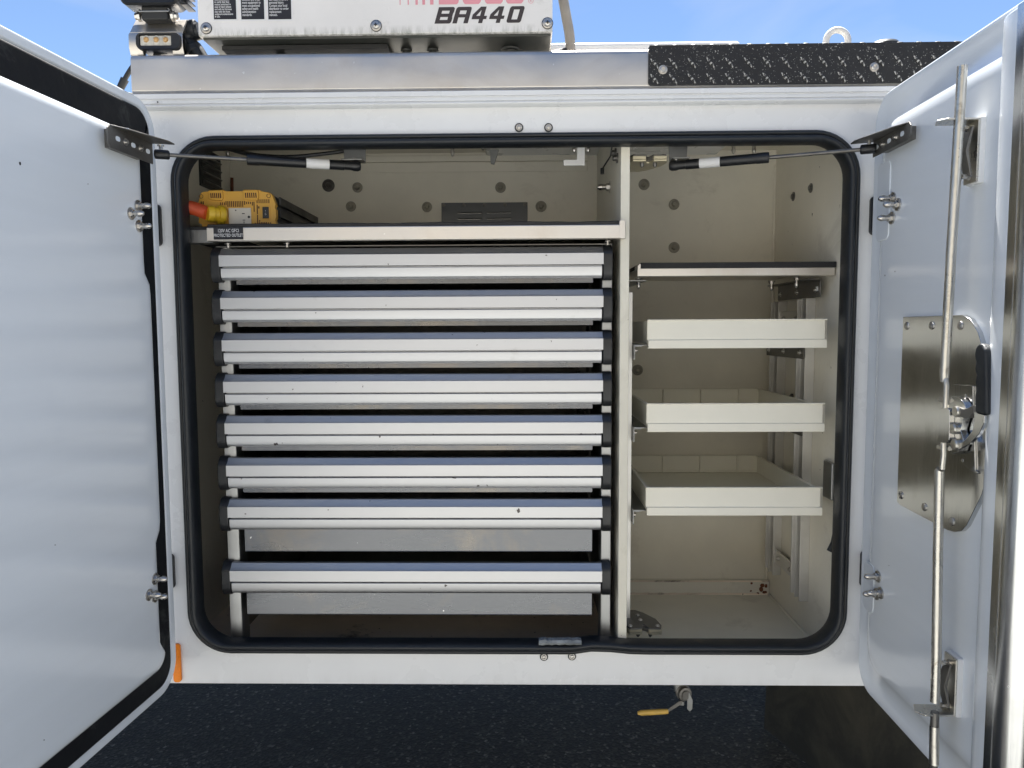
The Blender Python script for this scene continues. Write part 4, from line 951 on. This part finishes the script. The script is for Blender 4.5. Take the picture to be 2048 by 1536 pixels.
# faded red name above, cut by the upper edge of the picture
pz = at(900, 8.6, YP)[1]; PH = .058
O2 = [[(0, .16), (.05, .06), (.14, 0), (.32, 0), (.32, 1), (.14, 1), (.05, .94), (0, .84)], [(.68, 0), (.86, 0), (.95, .06), (1, .16), (1, .84), (.95, .94), (.86, 1), (.68, 1)], [(.32, 0), (.68, 0), (.68, .2), (.32, .2)], [(.32, .8), (.68, .8), (.68, 1), (.32, 1)]]
S2 = [[(0, 0.16), (.05, .06), (.14, 0), (.86, 0), (.95, .06), (1, .16), (1, .22), (0, .22)], [(.68, .22), (1, .22), (1, .40), (.68, .40)], [(0, .40), (1, .40), (1, .60), (0, .60)], [(0, .60), (.32, .60), (.32, .78), (0, .78)], [(0, .78), (1, .78), (1, .84), (.95, .94), (.86, 1), (.14, 1), (.05, .94), (0, .84)]]
bar = [[(0, 0), (1, 0), (1, 1), (0, 1)]]
specs = [(gx(a), (c-a)*u5, bar) for a, c in ((205, 213), (287, 298), (366, 390), (436, 464), (515, 550))]
specs += [(gx(605), 205*u5, B_), (gx(845), 195*u5, O2), (gx(1070), 195*u5, S2), (gx(1285), 190*u5, S2)]
letters(CV, M['print_pink'], specs, pz, PH, 0, YP, 'brand_lettering')
cxr, czr = gx(1545), at(1062, 1.5, YP)[1]
b = MB(); ring = lambda r: [(cxr+r*math.cos(a), YP, czr+r*math.sin(a)) for a in [2*math.pi*i/24 for i in range(24)]]
b.loft([ring(.0050), ring(.0042)]); b.build('brand_lettering', M['print_pink'], CV, bevel=0, smooth=False)
text('R', .0068, (cxr-.002, YP, czr-.0024), M['print_pink'], CV, 'brand_lettering')

# ------------------------------------------------------------------ lamps at the left end of the beam
YG = .02
AG = thing('lamp_bracket', (at(320, 110, YG)[0], YG, zt), 'bent aluminium bracket holding two lamps at the left end of the roof beam', 'bracket')
def prof_bracket(px0, px1, w_in):
    pass
xa_, xb_ = at(265, 100, YG)[0], at(374, 100, YG)[0]
zt2 = at(320, 45, YG+.03)[1]; zmid = at(320, 66, YG-.008)[1]
sp = [(YG+.06, zt2+.001), (YG+.020, zt2), (YG+.014, zt2-.002), (YG-.010, zmid+.001), (YG-.014, zmid-.005), (YG-.014, zt+.018), (YG-.009, zt+.006), (YG+.004, zt+.0005)]
def sheet_strip(path, x0_, x1_, t=.0028):
    """a bent sheet: path in (y, z)"""
    b = MB(); P = [Vector(p) for p in path]; off = []
    for i, p in enumerate(P):
        d_ = (P[min(i+1, len(P)-1)]-P[max(i-1, 0)]).normalized(); off.append(p+Vector((-d_.y, d_.x))*t)
    b.prism([tuple(p) for p in P]+[tuple(p) for p in off[::-1]], 0, x0_, x1_); return b
sheet_strip(sp[:4], xa_+.001, xb_-.003).build('bracket_top', M['alu'], AG, bevel=.001)
wleg = .030
b = sheet_strip(sp[3:], xa_, xa_+.026); b.build('bracket_leg', M['alu'], AG, bevel=.002)
b = sheet_strip(sp[3:], xb_-.024, xb_-.002); b.build('bracket_leg', M['alu'], AG, bevel=.002)
# amber three-diode lamp
xa_, z1_ = at(270, 65, YG-.02); xb_, z0_ = at(361, 98, YG-.02)
AM = thing('marker_lamp', ((xa_+xb_)/2, YG, z0_), 'small black rounded lamp with three amber diodes in the roof bracket', 'lamp')
b = MB(); o1 = rr(xa_, xb_, z0_, z1_, .011, 6, 2); o2 = rr(xa_+.001, xb_-.001, z0_+.001, z1_-.001, .010, 6, 2); o3 = rr(xa_+.007, xb_-.018, z0_+.006, z1_-.003, .003, 6, 2)
b.loft([[(x, YG+.012, z) for x, z in o1], [(x, YG-.017, z) for x, z in o1], [(x, YG-.0205, z) for x, z in o2], [(x, YG-.020, z) for x, z in o3], [(x, YG-.016, z) for x, z in o3]], True, True, True); b.build('lamp_body', M['plastic'], AM, bevel=0)
b = MB(); b.prism(rr(xa_+.008, xb_-.019, z0_+.0085, z1_-.0055, .002, 4, 1), 1, YG-.0168, YG-.0155); b.build('reflector_plate', M['lens'], AM, bevel=0)
for px in (292, 312, 331):
    x, z = at(px, 79, YG-.018); b = MB(); b.lathe((x, YG-.0165, z), (0, -1, 0), [(0, .0082), (.0006, .0082), (.0010, .0072)], 18); b.build('diode_ring', M['lens'], AM, bevel=0)
    b = MB(); b.lathe((x, YG-.0172, z), (0, -1, 0), [(0, .0055), (.002, .0048), (.0036, .0026), (.004, .0001)], 16); b.build('diode', M['amberled'], AM, bevel=0)
b = MB(); xm = (xa_+xb_)/2; b.prism([(xm-.02, z0_+.001), (xm+.018, z0_+.001), (xm-.004, z0_-.002), (xm-.022, z0_-.010)], 1, YG+.0, YG+.010); b.box(xm-.010, xm+.018, YG-.008, YG+.008, z1_-.001, z1_+.007); b.build('lamp_clamp', M['plastic'], AM)
# work lamp above
xa_, z0_ = at(248, 17, YG-.01); xb_ = at(366, 17, YG-.01)[0]
WK = thing('work_lamp', ((xa_+xb_)/2, YG, z0_), 'black finned work lamp on a pivot, cut by the top edge of the photo', 'lamp')
zz = z0_+.085; yf = YG-.028
b = MB(); q1 = rr(xa_, xb_, z0_, zz, .016, 6, 3); q2 = rr(xa_+.003, xb_-.003, z0_+.003, zz-.003, .014, 6, 3); q3 = rr(xa_+.012, xb_-.012, z0_+.012, zz-.012, .008, 6, 3)
b.loft([[(x, yf+.045, z) for x, z in q2], [(x, yf+.040, z) for x, z in q1], [(x, yf+.004, z) for x, z in q1], [(x, yf, z) for x, z in q2], [(x, yf+.001, z) for x, z in q3], [(x, yf+.004, z) for x, z in q3]], True, True, True); b.build('lamp_housing', M['plastic'], WK, bevel=0)
b = MB(); b.prism(rr(xa_+.013, xb_-.013, z0_+.013, zz-.013, .007, 5, 1), 1, yf+.0015, yf+.0045); b.build('lamp_glass', M['lens'], WK, bevel=.0005)
b = MB()
for k in range(8):
    z_ = z0_+.006+k*.0095; b.box(xb_-.004, xb_+.010, yf+.018, yf+.052, z_, z_+.002)
b.build('cooling_fins', M['plastic'], WK, bevel=0)
b = MB(); xm = (xa_+xb_)/2+.004
b.box(xm-.026, xm+.026, yf+.012, yf+.036, z0_-.024, z0_+.001); b.build('pivot_block', M['chassis'], WK, bevel=.003)
for s in (-1, 1):
    b = MB(); b.prism([(yf+.008, z0_-.004), (yf+.040, z0_-.004), (yf+.036, zt2+.0035), (yf+.012, zt2+.0035)], 0, xm+s*.029-.0015, xm+s*.029+.0015); b.build('pivot_plate', M['alu_dull'], WK)
    b = MB(); b.lathe((xm+s*.0305, yf+.022, z0_-.014), (s, 0, 0), [(0, .010), (.005, .010), (.006, .007), (.011, .007), (.012, .004)], 8); b.build('pivot_bolt', M['bolt'], WK, bevel=0)
b = MB(); b.box(xm-.030, xm+.030, yf+.010, yf+.042, zt2+.0005, zt2+.0035); b.build('pivot_foot', M['alu_dull'], WK)
b = MB(); b.lathe((xm, yf+.022, zt2+.0036), (0, 0, 1), [(0, .011), (.007, .0105), (.009, .006), (.010, .002)], 12); b.build('foot_bolt', M['chassis'], WK, bevel=0)
# black pipe elbow beside the lamps
Yp_ = .05
P0 = [at(px, py, Yp_) for px, py in ((400, 62), (384, 66), (374, 74), (374, 86), (390, 100), (405, 125))]
b = MB(); b.tube(smooth_path([(x, Yp_, z) for x, z in P0], 5), .0165, 18); el = MB()
tt = thing('pipe_elbow', (P0[3][0], Yp_, zt), 'thick black pipe elbow between the lamps and the white box', 'pipe')
b.build('elbow', M['rubber'], tt, bevel=0)
x, z = at(377, 62, Yp_); b = MB(); b.lathe((x, Yp_, z), (1, .0, .12), [(0, .0175), (.002, .020), (.016, .020), (.018, .0175)], 20); b.build('collar', M['rubber'], tt, bevel=0)
x, z = at(383, 95, Yp_); b = MB(); b.lathe((x, Yp_, z), (.45, 0, -.8), [(0, .0175), (.002, .0195), (.012, .0195), (.014, .0175)], 20); b.build('collar', M['rubber'], tt, bevel=0)
# black cable left of the beam
P0 = [at(px, py, .12) for px, py in ((290, 98), (276, 120), (262, 138), (250, 158), (240, 178), (232, 196), (226, 215))]
b = MB(); b.tube(smooth_path([(x, .12, z) for x, z in P0], 4), [.005]*25, 10)
b2 = [(x, .12, z) for x, z in P0]
b.cyl(b2[3], b2[4], .0085, .0075); tag(b.build('lamp_cable', M['rubber'], bevel=0), 'black cable running down behind the left end of the roof beam', 'cable')
# pale round cap behind the door
x, z = at(225, 215, .35); b = MB(); b.lathe((x, .35, z-.05), (0, 0, 1), [(0, .085), (.05, .085), (.066, .078), (.078, .06), (.084, .03), (.086, .001)], 28)
tag(b.build('filler_cap', M['white'], bevel=0), 'pale domed cap just behind the top of the left door', 'cap')
# tan conduit right of the white box
P0 = [at(px, py, .14) for px, py in ((1118, -60), (1125, -10), (1132, 30), (1139, 70), (1141, 104), (1141, 125))]
CT = thing('conduit', (P0[3][0], .14, zt), 'tan flexible conduit rising beside the right edge of the white box', 'conduit')
b = MB(); b.tube(smooth_path([(x, .14, z) for x, z in P0], 5), .0105, 14); b.build('conduit_pipe', M['tan'], CT, bevel=0)
x, z = at(1128, 104, .12); b = MB(); b.cyl((x-.02, .12, z-.002), (x+.006, .12, z+.003), .006, n=12); b.cyl((x-.012, .12, z-.004), (x-.004, .12, z-.004), .009, n=6); b.build('conduit_clamp', M['chassis'], CT)

# ------------------------------------------------------------------ black tread plate on the beam
TP = thing('tread_plate', (1.0, 0, .47), 'black diamond tread plate with white speckles wrapped over the right of the roof beam', 'tread plate')
px0_ = at(1297, 130, -.016)[0]; pz1 = zt+.0035; pz0 = at(1297, 170, -.016)[1]-.001
b = MB(); b.loft([[(x, -.0125, z) for x, z in rr(px0_, 2.2, pz0, pz1-.001, .006, 5, 2)], [(x, -.0155, z) for x, z in rr(px0_, 2.2, pz0, pz1-.001, .006, 5, 2)], [(x, -.0162, z) for x, z in rr(px0_+.0008, 2.2, pz0+.0008, pz1-.0015, .005, 5, 2)]], True, True, True)
b.box(px0_+.002, 2.2, -.0155, .12, pz1-.003, pz1)
b.build('plate', M['tread'], TP, bevel=.0008)
def lug_mesh():
    b = MB(); ang = math.radians(-50); L_, W_, hgt = .0135, .0034, .0022
    a = Vector((math.cos(ang), 0, math.sin(ang))); c = Vector((-math.sin(ang), 0, math.cos(ang))); f = Vector((0, -1, 0))
    ring = lambda k, h: [a*(L_*k*math.cos(t))+c*(W_*(k-.2)*math.sin(t))+f*h for t in [2*math.pi*i/10 for i in range(10)]]
    b.loft([ring(1, -.0004), ring(.9, hgt*.6), ring(.6, hgt)], True, False, True); return b
pit = .0355
first = None; top1 = None
for i in range(24):
    x = px0_+.012+i*pit
    for dx, z_ in ((0, pz0+.0115), (0, pz0+.0400)):
        if first is None:
            first = lug_mesh().build('lug', M['lug'], TP, bevel=0); o = first
        else:
            o = first.copy(); COL.objects.link(o)
        o.location = (x+dx, -.0162, z_)
    if top1 is None:
        b = MB(); b.lathe((0, 0, 0), (0, 0, 1), [(0, .0105), (.0015, .0095), (.0032, .006), (.0038, .0005)], 12); top1 = b.build('lug', M['tread'], TP, bevel=0); o = top1
    else: o = top1.copy(); COL.objects.link(o)
    o.location = (x+.004, -.005, pz1-.0006)
for px, py in ((1326, 139), (1749, 134)):
    x, z = at(px, py, -.018); b = MB(); b.lathe((x, -.0160, z), (0, -1, 0), [(0, .0088), (.0014, .0085), (.0015, .0065), (.0040, .0062), (.0052, .0048), (.0052, .0028), (.0028, .0026), (.0028, .0001)], 22); b.build('plate_bolt', M['bolt'], TP, bevel=0)
# lifting eye and domed cap on the roof
x, z = at(1674, 88, .22); r = .024
b = MB(); path = [(x-r, .22, z-.05), (x-r, .22, z)]+[(x-r*math.cos(a), .22, z+.006+r*math.sin(a)) for a in [math.pi*i/12 for i in range(13)]]+[(x+r, .22, z), (x+r, .22, z-.05)]
b.tube(path, .0070, 12); b.tube([(p[0]-.034, p[1]+.05, p[2]-.022) for p in path], .006, 12)
EY = b.build('lifting_eye', M['sticker'], bevel=0); tag(EY, 'pale round-topped lifting eye standing on the roof above the tread plate', 'lifting eye')
x, z = at(1768, 88, .30); b = MB(); b.lathe((x, .30, z-.04), (0, 0, 1), [(0, .034), (.035, .034), (.0405, .030), (.0440, .020), (.0455, .008), (.046, .0005)], 24)
b.lathe((x, .30, z-.05), (0, 0, 1), [(0, .046), (.018, .046), (.02, .04)], 24)
tag(b.build('roof_cap', M['rubber'], bevel=0), 'low black domed cap on the roof just right of the lifting eye', 'cap')

# ------------------------------------------------------------------ below the body
YV = .10
VX, VZ = at(1362, 1385, YV)
VA = thing('ball_valve', (VX, YV, VZ), 'grey drain valve with a yellow lever hanging under the truck body', 'valve')
b = MB(); b.cyl((VX-.004, YV+.02, VZ+.035), (VX-.002, YV+.005, VZ), .010, .012, 14); b.build('pipe_stub', M['alu_dull'], VA)
b = MB(); b.lathe((VX+.003, YV+.010, VZ), (.25, -1, 0), [(0, .010), (.002, .0165), (.010, .0175), (.012, .015), (.020, .015), (.021, .010), (.024, .0095), (.024, .006)], 16); b.build('valve_body', M['dark_steel'], VA, bevel=0)
b = MB(); b.lathe((VX+.001, YV-.004, VZ-.016), (0, 0, -1), [(0, .007), (.008, .007), (.010, .005)], 10); b.build('stem_nut', M['alu_dull'], VA, bevel=0)
ax, az = at(1334, 1421, YV-.01)
b = MB(); b.prism([(VX+.002, VZ-.012), (VX-.006, VZ-.014), (ax-.002, az+.001), (ax+.002, az-.004), (VX, VZ-.020)], 1, YV-.012, YV-.009); b.build('lever_arm', M['dark_steel'], VA)
hx, hz2 = at(1275, 1426, YV-.012)
b = MB(); b.tube([(ax+.002, YV-.0105, az-.0015), (ax-.01, YV-.011, az-.002), (hx+.008, YV-.013, hz2+.001), (hx, YV-.013, hz2+.0005)], [.0052, .0060, .0060, .0035], 12); b.build('lever_sleeve', M['brass'], VA, bevel=0)
sx, sz = at(1374, 1390, YV)
b = MB(); b.prism([(sx-.003, sz+.012), (sx+.003, sz+.010), (sx+.010, sz-.006), (sx+.0095, sz-.026), (sx+.004, sz-.032), (sx-.002, sz-.026), (sx-.002, sz-.010)], 1, YV-.012, YV-.010); b.build('lock_tab', M['alu_dull'], VA)
# dusty rear wheel and mud flap behind the right end of the compartment
b = MB(); fl = []
x0_, x1_ = .83, 1.12
NXf, NZf = 16, 14
rows = []
for j in range(NZf+1):
    z_ = -.74-.655*j/NZf
    rows.append([(x0_+(x1_-x0_)*i/NXf, 1.0-.85*i/NXf+.006*math.sin(i*1.1)+.010*math.sin(j*.5), z_) for i in range(NXf+1)])
bk = [[(p[0]+.006, p[1]+.010, p[2]) for p in r_] for r_ in rows]
for i_ in range(NZf):
    pass
b.loft(rows, close=False); b.loft(bk, close=False)
b.loft([rows[-1], bk[-1]], close=False); b.loft([[r_[0] for r_ in rows], [r_[0] for r_ in bk]], close=False); b.loft([[r_[-1] for r_ in rows], [r_[-1] for r_ in bk]], close=False)
MF = b.build('mud_flap', M['tyre'], bevel=0); tag(MF, 'dusty rubber mud flap hanging beneath the right end of the truck body', 'mud flap')
WH = thing('wheel', (1.75, .62, -1.4), 'dusty truck wheel standing behind the mud flap at lower right', 'wheel')
b = MB(); b.lathe((1.75, .45, -.98), (0, 1, 0), [(0, .24), (.01, .33), (.03, .40), (.05, .42), (.23, .42), (.25, .40), (.27, .33), (.28, .24)], 40); b.build('tyre', M['tyre'], WH, bevel=0)
b = MB(); b.lathe((1.75, .46, -.98), (0, 1, 0), [(0, .235), (.04, .22), (.05, .10), (.02, .08), (.02, .001)], 32); b.build('rim', M['white'], WH, bevel=0)
